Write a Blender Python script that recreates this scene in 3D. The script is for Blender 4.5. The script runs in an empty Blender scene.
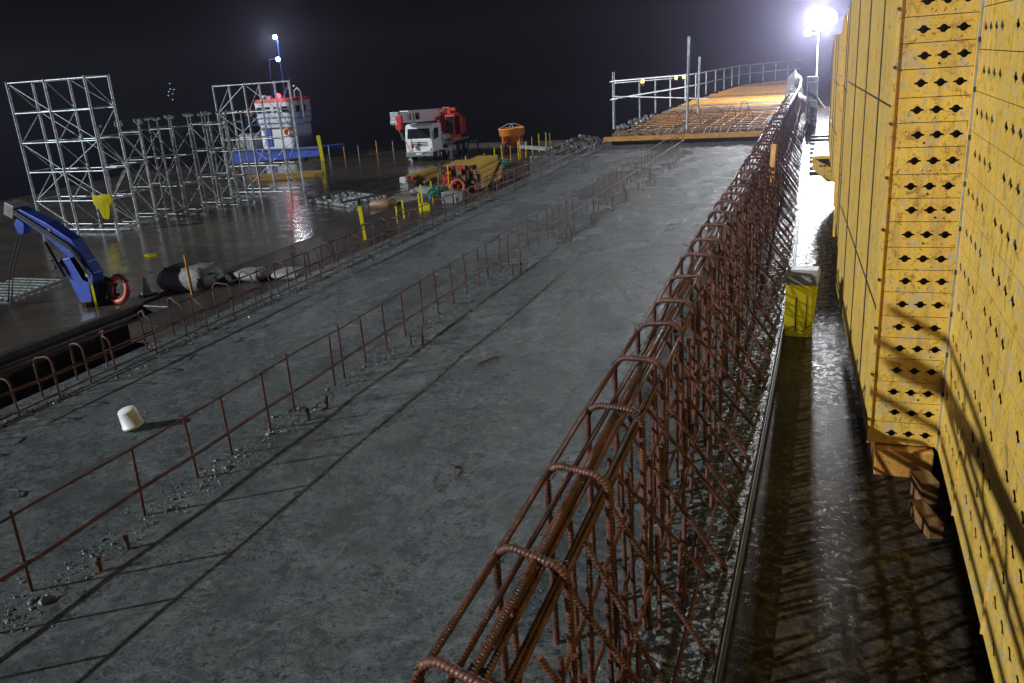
import bpy, math, random
from mathutils import Vector, Matrix

random.seed(7)
scene = bpy.context.scene
COL = scene.collection
PI = math.pi

# ------------------------------------------------------------------ camera
cam_data = bpy.data.cameras.new('camera')
cam = bpy.data.objects.new('camera', cam_data)
COL.objects.link(cam)
cam_data.sensor_width = 36.0
cam_data.lens = 833.0 * 36.0 / 1024.0
cam_data.clip_start = 0.05
cam_data.clip_end = 3000.0
R3 = Matrix(((0.936, -0.049, 0.348), (0.345, 0.319, -0.883), (-0.067, 0.947, 0.315)))
cam.matrix_world = Matrix.Translation((0, 0, 3.0)) @ R3.to_4x4()
scene.camera = cam

# ------------------------------------------------------------------ world, sun, exposure
SUN_TRAVEL = Vector((1.008, 0.721, -0.574)).normalized()
SUN_EL = math.asin(-SUN_TRAVEL.z)
SUN_AZ = math.atan2(-SUN_TRAVEL.x, -SUN_TRAVEL.y)      # clockwise from +Y
world = bpy.data.worlds.new('World')
scene.world = world
world.use_nodes = True
wn = world.node_tree
sky = wn.nodes.new('ShaderNodeTexSky')
sky.sky_type = 'NISHITA'
sky.sun_disc = False
sky.sun_elevation = SUN_EL
sky.sun_rotation = SUN_AZ
wn.links.new(sky.outputs[0], wn.nodes['Background'].inputs[0])
wn.nodes['Background'].inputs[1].default_value = 0.0005

sun_data = bpy.data.lights.new('work_light_sun', 'SUN')
sun = bpy.data.objects.new('work_light_sun', sun_data)
COL.objects.link(sun)
sun_data.energy = 4.0
sun_data.angle = math.radians(0.5)
sun_data.color = (0.90, 0.96, 1.0)
sun.rotation_euler = SUN_TRAVEL.to_track_quat('-Z', 'Y').to_euler()
sun.location = (-30, -30, 30)

scene.view_settings.view_transform = 'Standard'
scene.view_settings.look = 'None'
scene.view_settings.gamma = 1
scene.view_settings.use_curve_mapping = False
scene.view_settings.exposure = 0.0
scene.render.engine = 'CYCLES'
scene.cycles.use_denoising = True
scene.cycles.max_bounces = 8
scene.cycles.volume_bounces = 0
scene.cycles.sample_clamp_indirect = 3.0

# ------------------------------------------------------------------ materials
def nodes_of(name):
    m = bpy.data.materials.new(name)
    m.use_nodes = True
    nt = m.node_tree
    return m, nt, nt.nodes['Principled BSDF']

def N(nt, kind, **kw):
    n = nt.nodes.new(kind)
    for k, v in kw.items():
        if k in n.inputs.keys() if hasattr(n.inputs, 'keys') else False:
            n.inputs[k].default_value = v
        else:
            setattr(n, k, v)
    return n

def ramp(nt, fac, stops):
    r = nt.nodes.new('ShaderNodeValToRGB')
    el = r.color_ramp.elements
    while len(el) < len(stops):
        el.new(0.5)
    for e, (p, c) in zip(el, stops):
        e.position = p
        e.color = (c[0], c[1], c[2], 1) if not isinstance(c, (int, float)) else (c, c, c, 1)
    nt.links.new(fac, r.inputs[0])
    return r.outputs[0]

def noise(nt, vec, scale, detail=6, rough=0.6, dist=0.0):
    n = nt.nodes.new('ShaderNodeTexNoise')
    n.inputs['Scale'].default_value = scale
    n.inputs['Detail'].default_value = detail
    n.inputs['Roughness'].default_value = rough
    n.inputs['Distortion'].default_value = dist
    nt.links.new(vec, n.inputs['Vector'])
    return n.outputs['Fac']

def world_pos(nt, scale=(1, 1, 1)):
    g = nt.nodes.new('ShaderNodeNewGeometry')
    mp = nt.nodes.new('ShaderNodeMapping')
    mp.inputs['Scale'].default_value = scale
    nt.links.new(g.outputs['Position'], mp.inputs['Vector'])
    return mp.outputs[0]

def mixc(nt, fac, a, b, mode='MIX'):
    m = nt.nodes.new('ShaderNodeMix')
    m.data_type = 'RGBA'
    m.blend_type = mode
    if isinstance(fac, (int, float)):
        m.inputs[0].default_value = fac
    else:
        nt.links.new(fac, m.inputs[0])
    for s, v in ((6, a), (7, b)):
        if isinstance(v, (tuple, list)):
            m.inputs[s].default_value = (v[0], v[1], v[2], 1)
        else:
            nt.links.new(v, m.inputs[s])
    return m.outputs[2]

def math_n(nt, op, a, b=None):
    m = nt.nodes.new('ShaderNodeMath')
    m.operation = op
    for i, v in enumerate((a, b)):
        if v is None:
            continue
        if isinstance(v, (int, float)):
            m.inputs[i].default_value = v
        else:
            nt.links.new(v, m.inputs[i])
    return m.outputs[0]

def bump(nt, p, height, strength, distance, prev=None):
    b = nt.nodes.new('ShaderNodeBump')
    b.inputs['Strength'].default_value = strength
    b.inputs['Distance'].default_value = distance
    nt.links.new(height, b.inputs['Height'])
    if prev is not None:
        nt.links.new(prev, b.inputs['Normal'])
    nt.links.new(b.outputs[0], p.inputs['Normal'])
    return b.outputs[0]

def worn(name, c1, c2, rough=(0.4, 0.7), scale=6.0, metallic=0.0, bumpd=0.003, dirt=None, dirt_amt=0.52, spec=0.5):
    """two-tone weathered surface with blotches, speckle and uneven gloss"""
    m, nt, p = nodes_of(name)
    v = world_pos(nt)
    a = noise(nt, v, scale, 8, 0.65, 0.3)
    b = noise(nt, v, scale * 7.3, 5, 0.7)
    col = mixc(nt, ramp(nt, a, [(0.40, 0.0), (0.60, 1.0)]), c1, c2)
    if dirt:
        col = mixc(nt, ramp(nt, b, [(dirt_amt, 0.0), (dirt_amt + 0.12, 0.8)]), col, dirt)
    nt.links.new(col, p.inputs['Base Color'])
    r = ramp(nt, b, [(0.3, rough[0]), (0.7, rough[1])])
    nt.links.new(r, p.inputs['Roughness'])
    p.inputs['Metallic'].default_value = metallic
    p.inputs['Specular IOR Level'].default_value = spec
    if bumpd:
        bump(nt, p, b, 0.6, bumpd)
    return m

def concrete_deck_material():
    m, nt, p = nodes_of('wet_concrete')
    v = world_pos(nt)
    vs = world_pos(nt, (1.0, 0.55, 1.0))
    big = noise(nt, v, 0.75, 7, 0.66, 1.2)
    mid = noise(nt, vs, 2.4, 8, 0.70, 1.0)
    blot = noise(nt, v, 6.5, 8, 0.75, 0.8)
    fine = noise(nt, v, 15, 7, 0.78, 0.3)
    grit = noise(nt, v, 60, 4, 0.85)
    c = mixc(nt, ramp(nt, big, [(0.38, 0.0), (0.62, 1.0)]), (0.102, 0.129, 0.144), (0.221, 0.263, 0.287))
    c = mixc(nt, ramp(nt, mid, [(0.44, 0.0), (0.50, 0.45), (0.58, 0.9)]), c, (0.166, 0.186, 0.170))
    c = mixc(nt, ramp(nt, mid, [(0.34, 0.8), (0.43, 0.0)]), c, (0.075, 0.092, 0.103))
    c = mixc(nt, ramp(nt, blot, [(0.40, 0.8), (0.465, 0.0)]), c, (0.055, 0.070, 0.076))
    c = mixc(nt, ramp(nt, blot, [(0.56, 0.0), (0.66, 0.6)]), c, (0.305, 0.347, 0.369))
    c = mixc(nt, ramp(nt, fine, [(0.42, 0.95), (0.455, 0.0)]), c, (0.036, 0.046, 0.051))
    c = mixc(nt, ramp(nt, fine, [(0.55, 0.0), (0.61, 0.6)]), c, (0.321, 0.360, 0.380))
    c = mixc(nt, ramp(nt, grit, [(0.43, 0.85), (0.465, 0.0)]), c, (0.050, 0.061, 0.066))
    c = mixc(nt, ramp(nt, grit, [(0.57, 0.0), (0.63, 0.5)]), c, (0.34, 0.36, 0.36))
    damp = noise(nt, v, 1.5, 9, 0.68, 1.6)
    dampm = ramp(nt, damp, [(0.535, 0.0), (0.56, 0.55), (0.66, 0.7)])
    c = mixc(nt, dampm, c, (0.070, 0.080, 0.078))
    pale = noise(nt, v, 2.1, 8, 0.72, 2.2)
    c = mixc(nt, ramp(nt, pale, [(0.56, 0.0), (0.60, 0.4), (0.68, 0.6)]), c, (0.300, 0.318, 0.312))
    def specks(scale, keep, r0, r1):
        vo = nt.nodes.new('ShaderNodeTexVoronoi')
        vo.inputs['Scale'].default_value = scale
        nt.links.new(v, vo.inputs['Vector'])
        sp_ = nt.nodes.new('ShaderNodeSeparateColor')
        nt.links.new(vo.outputs['Color'], sp_.inputs[0])
        on = math_n(nt, 'LESS_THAN', sp_.outputs[0], keep)
        size = math_n(nt, 'MULTIPLY', sp_.outputs[1], r1)
        return math_n(nt, 'MULTIPLY', on, math_n(nt, 'LESS_THAN', vo.outputs['Distance'], math_n(nt, 'ADD', size, r0)))
    pit = specks(17, 0.16, 0.10, 0.22)
    pit2 = specks(42, 0.10, 0.12, 0.25)
    chip = specks(29, 0.05, 0.08, 0.22)
    c = mixc(nt, math_n(nt, 'MULTIPLY', pit, 0.75), c, (0.030, 0.036, 0.038))
    c = mixc(nt, math_n(nt, 'MULTIPLY', pit2, 0.8), c, (0.026, 0.031, 0.033))
    c = mixc(nt, math_n(nt, 'MULTIPLY', chip, 0.6), c, (0.30, 0.32, 0.325))
    nt.links.new(c, p.inputs['Base Color'])
    wet = noise(nt, vs, 0.9, 7, 0.6, 0.8)
    nt.links.new(ramp(nt, wet, [(0.40, 0.17), (0.5, 0.27), (0.62, 0.42)]), p.inputs['Roughness'])
    n1 = bump(nt, p, blot, 0.4, 0.003)
    n2 = bump(nt, p, fine, 1.0, 0.035, n1)
    bump(nt, p, grit, 1.0, 0.022, n2)
    return m

def walkway_material():
    m, nt, p = nodes_of('wet_plywood')
    v = world_pos(nt)
    vx = world_pos(nt, (1.0, 4.0, 1.0))
    a = noise(nt, v, 1.6, 7, 0.65, 0.5)
    g = noise(nt, vx, 7.0, 6, 0.7)
    f = noise(nt, v, 42, 4, 0.8)
    d = noise(nt, v, 13, 6, 0.75, 0.6)
    c = mixc(nt, ramp(nt, a, [(0.40, 0.0), (0.60, 1.0)]), (0.018, 0.014, 0.011), (0.050, 0.041, 0.031))
    c = mixc(nt, ramp(nt, d, [(0.42, 0.8), (0.50, 0.0)]), c, (0.012, 0.011, 0.010))
    c = mixc(nt, ramp(nt, d, [(0.54, 0.0), (0.62, 0.5)]), c, (0.070, 0.060, 0.050))
    nt.links.new(c, p.inputs['Base Color'])
    sx = nt.nodes.new('ShaderNodeSeparateXYZ')
    nt.links.new(v, sx.inputs[0])
    wet = nt.nodes.new('ShaderNodeMapRange')          # puddled towards the far end, only damp near the camera
    wet.inputs['From Min'].default_value = 5.5
    wet.inputs['From Max'].default_value = 11.0
    nt.links.new(math_n(nt, 'ADD', sx.outputs[1], math_n(nt, 'MULTIPLY', a, 3.0)), wet.inputs['Value'])
    dry = ramp(nt, d, [(0.40, 0.60), (0.545, 0.50), (0.56, 0.12)])
    wetr = ramp(nt, d, [(0.42, 0.07), (0.49, 0.12), (0.53, 0.55)])
    nt.links.new(mixc(nt, wet.outputs[0], dry, wetr), p.inputs['Roughness'])
    film = ramp(nt, d, [(0.40, 0.10), (0.545, 0.14), (0.56, 0.6)])
    nt.links.new(mixc(nt, wet.outputs[0], film, (0.22, 0.22, 0.22)), p.inputs['Specular IOR Level'])
    n1 = bump(nt, p, g, 0.5, 0.003)
    n2 = bump(nt, p, d, 0.6, 0.005, n1)
    bump(nt, p, f, 0.8, 0.005, n2)
    return m

def barge_material():
    m, nt, p = nodes_of('wet_deck_plate')
    v = world_pos(nt)
    a = noise(nt, v, 0.16, 8, 0.65, 0.8)
    b = noise(nt, v, 1.3, 7, 0.7, 0.4)
    f = noise(nt, v, 6.0, 5, 0.7)
    c = mixc(nt, ramp(nt, a, [(0.36, 0.0), (0.64, 1.0)]), (0.045, 0.038, 0.030), (0.130, 0.107, 0.082))
    c = mixc(nt, ramp(nt, b, [(0.42, 0.0), (0.66, 0.6)]), c, (0.036, 0.032, 0.028))
    nt.links.new(c, p.inputs['Base Color'])
    nt.links.new(ramp(nt, b, [(0.40, 0.06), (0.52, 0.14), (0.62, 0.34)]), p.inputs['Roughness'])
    bump(nt, p, mixc(nt, 0.4, b, f), 0.35, 0.03)
    return m

def rebar_material():
    m, nt, p = nodes_of('rusty_rebar')
    v = world_pos(nt)
    a = noise(nt, v, 9, 7, 0.7, 0.3)
    b = noise(nt, v, 60, 4, 0.7)
    c = mixc(nt, ramp(nt, a, [(0.40, 0.0), (0.60, 1.0)]), (0.040, 0.016, 0.012), (0.145, 0.048, 0.028))
    c = mixc(nt, ramp(nt, b, [(0.56, 0.0), (0.66, 0.5)]), c, (0.162, 0.136, 0.128))
    nt.links.new(c, p.inputs['Base Color'])
    nt.links.new(ramp(nt, b, [(0.4, 0.38), (0.6, 0.7)]), p.inputs['Roughness'])
    p.inputs['Metallic'].default_value = 0.1
    uv = nt.nodes.new('ShaderNodeUVMap')
    uv.uv_map = 'UVMap'
    sep = nt.nodes.new('ShaderNodeSeparateXYZ')
    nt.links.new(uv.outputs[0], sep.inputs[0])
    ph = math_n(nt, 'MULTIPLY', sep.outputs[1], 2 * PI / 0.019)
    ph = math_n(nt, 'ADD', ph, math_n(nt, 'MULTIPLY', sep.outputs[0], 2 * PI))
    s = math_n(nt, 'SINE', ph)
    n1 = bump(nt, p, s, 0.4, 0.003)
    bump(nt, p, b, 0.5, 0.004, n1)
    return m

def yellow_material(name='yellow_form_paint', tint=(0.77, 0.49, 0.075)):
    m, nt, p = nodes_of(name)
    v = world_pos(nt)
    vz = world_pos(nt, (3.0, 3.0, 0.5))
    a = noise(nt, v, 2.2, 7, 0.65, 0.5)
    s = noise(nt, vz, 3.5, 8, 0.75, 0.3)
    f = noise(nt, v, 38, 5, 0.75)
    c = mixc(nt, ramp(nt, a, [(0.40, 0.0), (0.60, 1.0)]), tint, (tint[0] * 0.88, tint[1] * 0.84, tint[2] * 0.8))
    c = mixc(nt, ramp(nt, s, [(0.50, 0.0), (0.62, 0.65)]), c, (0.40, 0.25, 0.065))
    w = noise(nt, v, 9, 8, 0.8, 0.6)
    c = mixc(nt, ramp(nt, w, [(0.54, 0.0), (0.57, 0.75)]), c, (0.44, 0.37, 0.24))
    c = mixc(nt, ramp(nt, w, [(0.41, 0.75), (0.44, 0.0)]), c, (0.27, 0.15, 0.045))
    c = mixc(nt, ramp(nt, f, [(0.59, 0.0), (0.63, 0.8)]), c, (0.13, 0.08, 0.04))
    c = mixc(nt, ramp(nt, f, [(0.36, 0.7), (0.40, 0.0)]), c, (0.66, 0.50, 0.22))
    nt.links.new(c, p.inputs['Base Color'])
    nt.links.new(ramp(nt, s, [(0.35, 0.36), (0.7, 0.56)]), p.inputs['Roughness'])
    bump(nt, p, mixc(nt, 0.3, s, f), 0.5, 0.004)
    return m

def emit(name, col, strength):
    m, nt, p = nodes_of(name)
    p.inputs['Base Color'].default_value = (*col, 1)
    p.inputs['Emission Color'].default_value = (*col, 1)
    p.inputs['Emission Strength'].default_value = strength
    return m

M = {}
M['concrete'] = concrete_deck_material()
M['walk'] = walkway_material()
M['barge'] = barge_material()
M['rebar'] = rebar_material()
M['yellow'] = yellow_material()
M['yellow_beam'] = yellow_material('yellow_timber_paint', (0.46, 0.27, 0.030))
M['crumb'] = worn('mortar_crumbs', (0.07, 0.08, 0.085), (0.19, 0.205, 0.21), (0.2, 0.6), 20)
M['galv'] = worn('galvanised_steel', (0.36, 0.40, 0.43), (0.62, 0.67, 0.70), (0.3, 0.55), 5, 0.35, 0)
M['galv_dull'] = worn('weathered_tube', (0.20, 0.21, 0.20), (0.36, 0.38, 0.38), (0.35, 0.6), 5, 0.35, 0)
M['dark'] = worn('black_rubber', (0.012, 0.012, 0.013), (0.03, 0.03, 0.03), (0.4, 0.7), 8)
M['dark_steel'] = worn('dark_steel', (0.035, 0.032, 0.03), (0.075, 0.065, 0.055), (0.3, 0.6), 5, 0.3)
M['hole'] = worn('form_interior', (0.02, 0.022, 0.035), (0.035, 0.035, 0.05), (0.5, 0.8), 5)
M['timber'] = worn('brown_timber', (0.17, 0.085, 0.035), (0.30, 0.17, 0.075), (0.35, 0.65), 7, 0, 0.004, (0.07, 0.04, 0.02))
M['timber_grey'] = worn('grey_timber', (0.14, 0.12, 0.10), (0.25, 0.22, 0.18), (0.3, 0.6), 7, 0, 0.004, (0.06, 0.05, 0.04))
M['timber_orange'] = worn('orange_timber', (0.46, 0.20, 0.04), (0.60, 0.30, 0.06), (0.35, 0.6), 6, 0, 0.004, (0.16, 0.09, 0.04))
M['white'] = worn('white_paint', (0.70, 0.72, 0.74), (0.80, 0.81, 0.82), (0.3, 0.5), 2.5, 0, 0, (0.35, 0.30, 0.26), 0.58)
M['white_plastic'] = worn('white_plastic', (0.74, 0.75, 0.74), (0.82, 0.83, 0.82), (0.35, 0.5), 9, 0, 0.001, (0.45, 0.45, 0.43), 0.56)
M['red'] = worn('red_paint', (0.50, 0.035, 0.025), (0.62, 0.06, 0.04), (0.3, 0.5), 3, 0, 0, (0.16, 0.03, 0.02), 0.58)
M['orange'] = worn('orange_paint', (0.85, 0.27, 0.035), (0.75, 0.22, 0.03), (0.35, 0.6), 3, 0, 0, (0.22, 0.10, 0.05), 0.56)
M['blue'] = worn('blue_paint', (0.018, 0.05, 0.34), (0.03, 0.085, 0.45), (0.3, 0.55), 2.5, 0, 0, (0.02, 0.03, 0.10), 0.56)
M['glass'] = worn('dark_glass', (0.012, 0.015, 0.02), (0.02, 0.024, 0.03), (0.05, 0.12), 1, 0, 0)
M['grey'] = worn('grey_plastic', (0.15, 0.16, 0.16), (0.26, 0.27, 0.27), (0.35, 0.6), 6, 0, 0.003, (0.07, 0.07, 0.07), 0.56)
M['sack'] = worn('woven_sack', (0.16, 0.16, 0.155), (0.27, 0.27, 0.26), (0.5, 0.8), 8, 0, 0.01, (0.07, 0.07, 0.065), 0.6)
M['green'] = worn('green_net', (0.03, 0.17, 0.12), (0.05, 0.24, 0.18), (0.4, 0.6), 7)
M['bright_yellow'] = worn('fluorescent_yellow', (0.78, 0.66, 0.02), (0.68, 0.60, 0.03), (0.35, 0.55), 5, 0, 0.002, (0.28, 0.26, 0.12), 0.64)
bp = M['bright_yellow'].node_tree
tr_ = bp.nodes.new('ShaderNodeBsdfTranslucent')
tr_.inputs['Color'].default_value = (0.95, 0.88, 0.04, 1)
mx_ = bp.nodes.new('ShaderNodeMixShader')
mx_.inputs[0].default_value = 0.75
bp.links.new(bp.nodes['Principled BSDF'].outputs[0], mx_.inputs[1])
bp.links.new(tr_.outputs[0], mx_.inputs[2])
bp.links.new(mx_.outputs[0], bp.nodes['Material Output'].inputs['Surface'])
M['redring'] = worn('red_hose', (0.55, 0.10, 0.06), (0.62, 0.16, 0.10), (0.35, 0.6), 6, 0, 0.002, (0.10, 0.04, 0.03), 0.6)
M['black'] = worn('black_hull', (0.002, 0.002, 0.003), (0.004, 0.004, 0.005), (0.7, 0.9), 2, 0, 0, None, .5, 0.1)
M['rubble'] = worn('wet_rubble', (0.05, 0.052, 0.055), (0.12, 0.125, 0.13), (0.15, 0.5), 9)
m_, nt, p = nodes_of('slurry_splashed_strip')
v_ = world_pos(nt)
n_ = noise(nt, v_, 16, 7, 0.8, 0.5)
nt.links.new(ramp(nt, n_, [(0.48, (0.008, 0.008, 0.009)), (0.53, (0.05, 0.055, 0.057)), (0.57, (0.24, 0.26, 0.265))]), p.inputs['Base Color'])
nt.links.new(ramp(nt, n_, [(0.45, 0.08), (0.6, 0.4)]), p.inputs['Roughness'])
bump(nt, p, n_, 1.0, 0.03)
M['strip'] = m_
M['copper'] = worn('cream_tarp', (0.3, 0.29, 0.27), (0.42, 0.40, 0.37), (0.35, 0.6), 4, 0, 0.02)

wm, nt, p = nodes_of('night_water')
p.inputs['Base Color'].default_value = (0.004, 0.005, 0.008, 1)
p.inputs['Roughness'].default_value = 0.12
bump(nt, p, noise(nt, world_pos(nt), 1.5, 5, 0.6), 0.5, 0.15)
M['water'] = wm
M['lamp'] = emit('lamp_white', (0.93, 0.95, 1.0), 60.0)
M['mast_lamp'] = emit('mast_lamp_white', (0.85, 0.93, 1.0), 22.0)
M['red_lamp'] = emit('red_signal_lamp', (1.0, 0.03, 0.05), 10.0)
M['amber_lamp'] = emit('amber_lamp', (1.0, 0.32, 0.08), 7.0)
M['far_lamp'] = emit('distant_lamp', (0.5, 0.85, 0.9), 0.55)

# ------------------------------------------------------------------ mesh helpers
class MB:
    def __init__(self):
        self.v, self.f, self.uv, self.smooth = [], [], [], []

    def add(self, verts, faces, uvs=None, smooth=False):
        o = len(self.v)
        self.v += [tuple(x) for x in verts]
        for i, fc in enumerate(faces):
            self.f.append([o + k for k in fc])
            self.uv.append(uvs[i] if uvs else [(0, 0)] * len(fc))
            self.smooth.append(smooth)
        return self

    def box(self, c, s, rz=0.0, mat=None):
        hx, hy, hz = s[0] / 2, s[1] / 2, s[2] / 2
        vs = [Vector((x, y, z)) for x in (-hx, hx) for y in (-hy, hy) for z in (-hz, hz)]
        T = Matrix.Translation(c) @ (mat.to_4x4() if mat else Matrix.Rotation(rz, 4, 'Z'))
        vs = [T @ q for q in vs]
        return self.add(vs, [(0, 1, 3, 2), (4, 6, 7, 5), (0, 4, 5, 1), (2, 3, 7, 6), (0, 2, 6, 4), (1, 5, 7, 3)])

    def bar(self, a, b, w, h):
        """rectangular bar between two points"""
        a, b = Vector(a), Vector(b)
        d = b - a
        q = d.to_track_quat('Y', 'Z').to_matrix()
        return self.box((a + b) / 2, (w, d.length, h), mat=q)

    def tube(self, pts, r, n=8, cap=True, closed=False):
        pts = [Vector(q) for q in pts]
        k = len(pts)
        rs = r if isinstance(r, (list, tuple)) else [r] * k
        rings, prev, acc, lens = [], None, 0.0, []
        for i, q in enumerate(pts):
            if closed:
                t = pts[(i + 1) % k] - pts[i - 1]
            else:
                t = pts[min(i + 1, k - 1)] - pts[max(i - 1, 0)]
            t.normalize()
            if prev is None:
                ref = Vector((0, 0, 1)) if abs(t.z) < 0.9 else Vector((1, 0, 0))
                u = t.cross(ref).normalized()
            else:
                u = (prev - t * prev.dot(t)).normalized()
            prev = u
            w = t.cross(u)
            if i:
                acc += (pts[i] - pts[i - 1]).length
            lens.append(acc)
            rings.append([q + (u * math.cos(2 * PI * j / n) + w * math.sin(2 * PI * j / n)) * rs[i] for j in range(n)])
        vs = [x for rg in rings for x in rg]
        fs, uv = [], []
        for i in range(k if closed else k - 1):
            i2 = (i + 1) % k
            for j in range(n):
                j2 = (j + 1) % n
                fs.append((i * n + j, i * n + j2, i2 * n + j2, i2 * n + j))
                l2 = lens[i2] if i2 else acc
                uv.append([(j / n, lens[i]), ((j + 1) / n, lens[i]), ((j + 1) / n, l2), (j / n, l2)])
        self.add(vs, fs, uv, True)
        if cap and not closed:
            self.add(rings[0], [tuple(reversed(range(n)))])
            self.add(rings[-1], [tuple(range(n))])
        return self

    def lathe(self, c, prof, n=20, axis='Z', smooth=True):
        c = Vector(c)
        vs, fs = [], []
        for (r, z) in prof:
            for j in range(n):
                a = 2 * PI * j / n
                if axis == 'Z':
                    vs.append(c + Vector((r * math.cos(a), r * math.sin(a), z)))
                elif axis == 'X':
                    vs.append(c + Vector((z, r * math.cos(a), r * math.sin(a))))
                else:
                    vs.append(c + Vector((r * math.cos(a), z, r * math.sin(a))))
        for i in range(len(prof) - 1):
            for j in range(n):
                j2 = (j + 1) % n
                fs.append((i * n + j, i * n + j2, (i + 1) * n + j2, (i + 1) * n + j))
        return self.add(vs, fs, smooth=smooth)

    def prism(self, poly, d0, d1, plane='XZ'):
        """extrude a 2-D outline; plane XZ -> along y, YZ -> along x, XY -> along z"""
        def P(a, b, d):
            return {'XZ': (a, d, b), 'YZ': (d, a, b), 'XY': (a, b, d)}[plane]
        n = len(poly)
        vs = [P(a, b, d0) for a, b in poly] + [P(a, b, d1) for a, b in poly]
        fs = [tuple(range(n)), tuple(range(2 * n - 1, n - 1, -1))]
        fs += [(i, (i + 1) % n, n + (i + 1) % n, n + i) for i in range(n)]
        return self.add(vs, fs)

    def lump(self, c, s, n=7, rough=0.25, rng=random):
        """irregular clod"""
        vs, fs = [], []
        c = Vector(c)
        rows = 4
        for i in range(rows + 1):
            th = PI * i / rows
            for j in range(n):
                a = 2 * PI * j / n
                k = 1 + rng.uniform(-rough, rough)
                vs.append(c + Vector((s[0] * math.sin(th) * math.cos(a) * k, s[1] * math.sin(th) * math.sin(a) * k, s[2] * math.cos(th) * k)))
        for i in range(rows):
            for j in range(n):
                j2 = (j + 1) % n
                fs.append((i * n + j, (i + 1) * n + j, (i + 1) * n + j2, i * n + j2))
        return self.add(vs, fs)

    def build(self, name, mat, parent=None, bevel=0.0):
        me = bpy.data.meshes.new(name)
        me.from_pydata(self.v, [], self.f)
        uvl = me.uv_layers.new(name='UVMap')
        k = 0
        flat = []
        for u in self.uv:
            for q in u:
                flat += [q[0], q[1]]
        uvl.data.foreach_set('uv', flat)
        me.polygons.foreach_set('use_smooth', self.smooth)
        me.materials.append(mat)
        import bmesh
        bm = bmesh.new()
        bm.from_mesh(me)
        bmesh.ops.recalc_face_normals(bm, faces=bm.faces)
        bm.to_mesh(me)
        bm.free()
        me.update()
        o = bpy.data.objects.new(name, me)
        COL.objects.link(o)
        if parent is not None:
            o.parent = parent
            if parent.type == 'EMPTY':
                o.matrix_parent_inverse = Matrix.Identity(4)
        if bevel:
            b = o.modifiers.new('bevel', 'BEVEL')
            b.width = bevel
            b.segments = 2
            b.limit_method = 'ANGLE'
        return o

def tag(o, label=None, cat=None, group=None, kind=None):
    if label: o['label'] = label
    if cat: o['category'] = cat
    if group: o['group'] = group
    if kind: o['kind'] = kind
    return o

def empty(name, loc, rz=0.0, label=None, cat=None, group=None):
    o = bpy.data.objects.new(name, None)
    o.empty_display_size = 0.2
    o.location = loc
    o.rotation_euler = (0, 0, rz)
    COL.objects.link(o)
    return tag(o, label, cat, group)

def copy_tree(o, parent=None):
    c = o.copy()
    COL.objects.link(c)
    if parent is not None:
        c.parent = parent
    for ch in list(o.children):
        copy_tree(ch, c)
    return c

ORD = ['first', 'second', 'third', 'fourth', 'fifth', 'sixth', 'seventh', 'eighth', 'ninth', 'tenth', 'eleventh', 'twelfth',
       'thirteenth', 'fourteenth', 'fifteenth', 'sixteenth', 'seventeenth', 'eighteenth', 'nineteenth', 'twentieth']
def nth(i):
    if i < 20:
        return ORD[i]
    tens = {2: 'twenty', 3: 'thirty', 4: 'forty', 5: 'fifty', 6: 'sixty'}
    t, u = divmod(i + 1, 10)
    if u == 0:
        return {2: 'twentieth', 3: 'thirtieth', 4: 'fortieth', 5: 'fiftieth', 6: 'sixtieth'}[t]
    return tens[t] + '-' + ORD[u - 1]

# ------------------------------------------------------------------ setting
YARD = -3.7
SEA = -5.3

def sheet(name, poly, z, mat, thick=None):
    mb = MB()
    if thick:
        mb.prism(poly, z - thick, z, 'XY')
    else:
        mb.add([(x, y, z) for x, y in poly], [tuple(range(len(poly)))])
    return tag(mb.build(name, mat), kind='structure')

sheet('sea', [(-260, -60), (120, -60), (120, 260), (-260, 260)], SEA, M['water'])
# bridge deck slab
sheet('bridge_deck', [(-7.85, -4), (-0.43, -4), (-0.43, 12), (-0.62, 20), (-0.85, 30), (-1.1, 45), (-7.85, 45)], 0.0, M['concrete'], 0.6)
# walkway beside the deck
sheet('walkway', [(-0.43, -4), (1.6, -4), (1.6, 60), (-1.45, 60), (-1.1, 45), (-0.85, 30), (-0.62, 20), (-0.43, 12)], -0.15, M['walk'], 0.12)
# barge used as work yard
sheet('barge_deck', [(-21.0, -6), (-21.0, 70), (-36.5, 70), (-43.5, 62), (-56, 56), (-52, 18), (-44, -6)], YARD, M['barge'], 1.3)

def cage_x(y):
    return -1.035 - 0.0165 * y

# edge board and bright steel strip at the cage foot
def edge_x(y):
    if y < 12: return -0.43
    if y < 30: return -0.43 - 0.0233 * (y - 12)
    return -0.85 - 0.0167 * (y - 30)
mb = MB()
for a, b in zip(range(-3, 46, 3), range(0, 49, 3)):
    mb.add([(edge_x(a) - .38, a, .004), (edge_x(a), a, .004), (edge_x(b), b, .004), (edge_x(b) - .38, b, .004)], [(0, 1, 2, 3)])
tag(mb.build('wet_edge_strip', M['strip']), kind='structure')
eb = empty('edge_board', (0, 0, 0), 0, 'dark wet edge board with a bright steel strip at the cage foot', 'edge board')
mb = MB()
ys = [-3] + list(range(0, 46, 3))
for a, b in zip(ys, ys[1:]):
    mb.bar((edge_x(a) + 0.02, a, -0.10), (edge_x(b) + 0.02, b - 0.004, -0.10), 0.03, 0.08)
mb.build('board', M['dark'], eb)
mb = MB()
for a, b in zip(ys, ys[1:]):
    mb.bar((edge_x(a) + 0.012, a, -0.045), (edge_x(b) + 0.012, b - 0.02, -0.045), 0.006, 0.012)
mb.build('steel_strip', M['galv'], eb)

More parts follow.
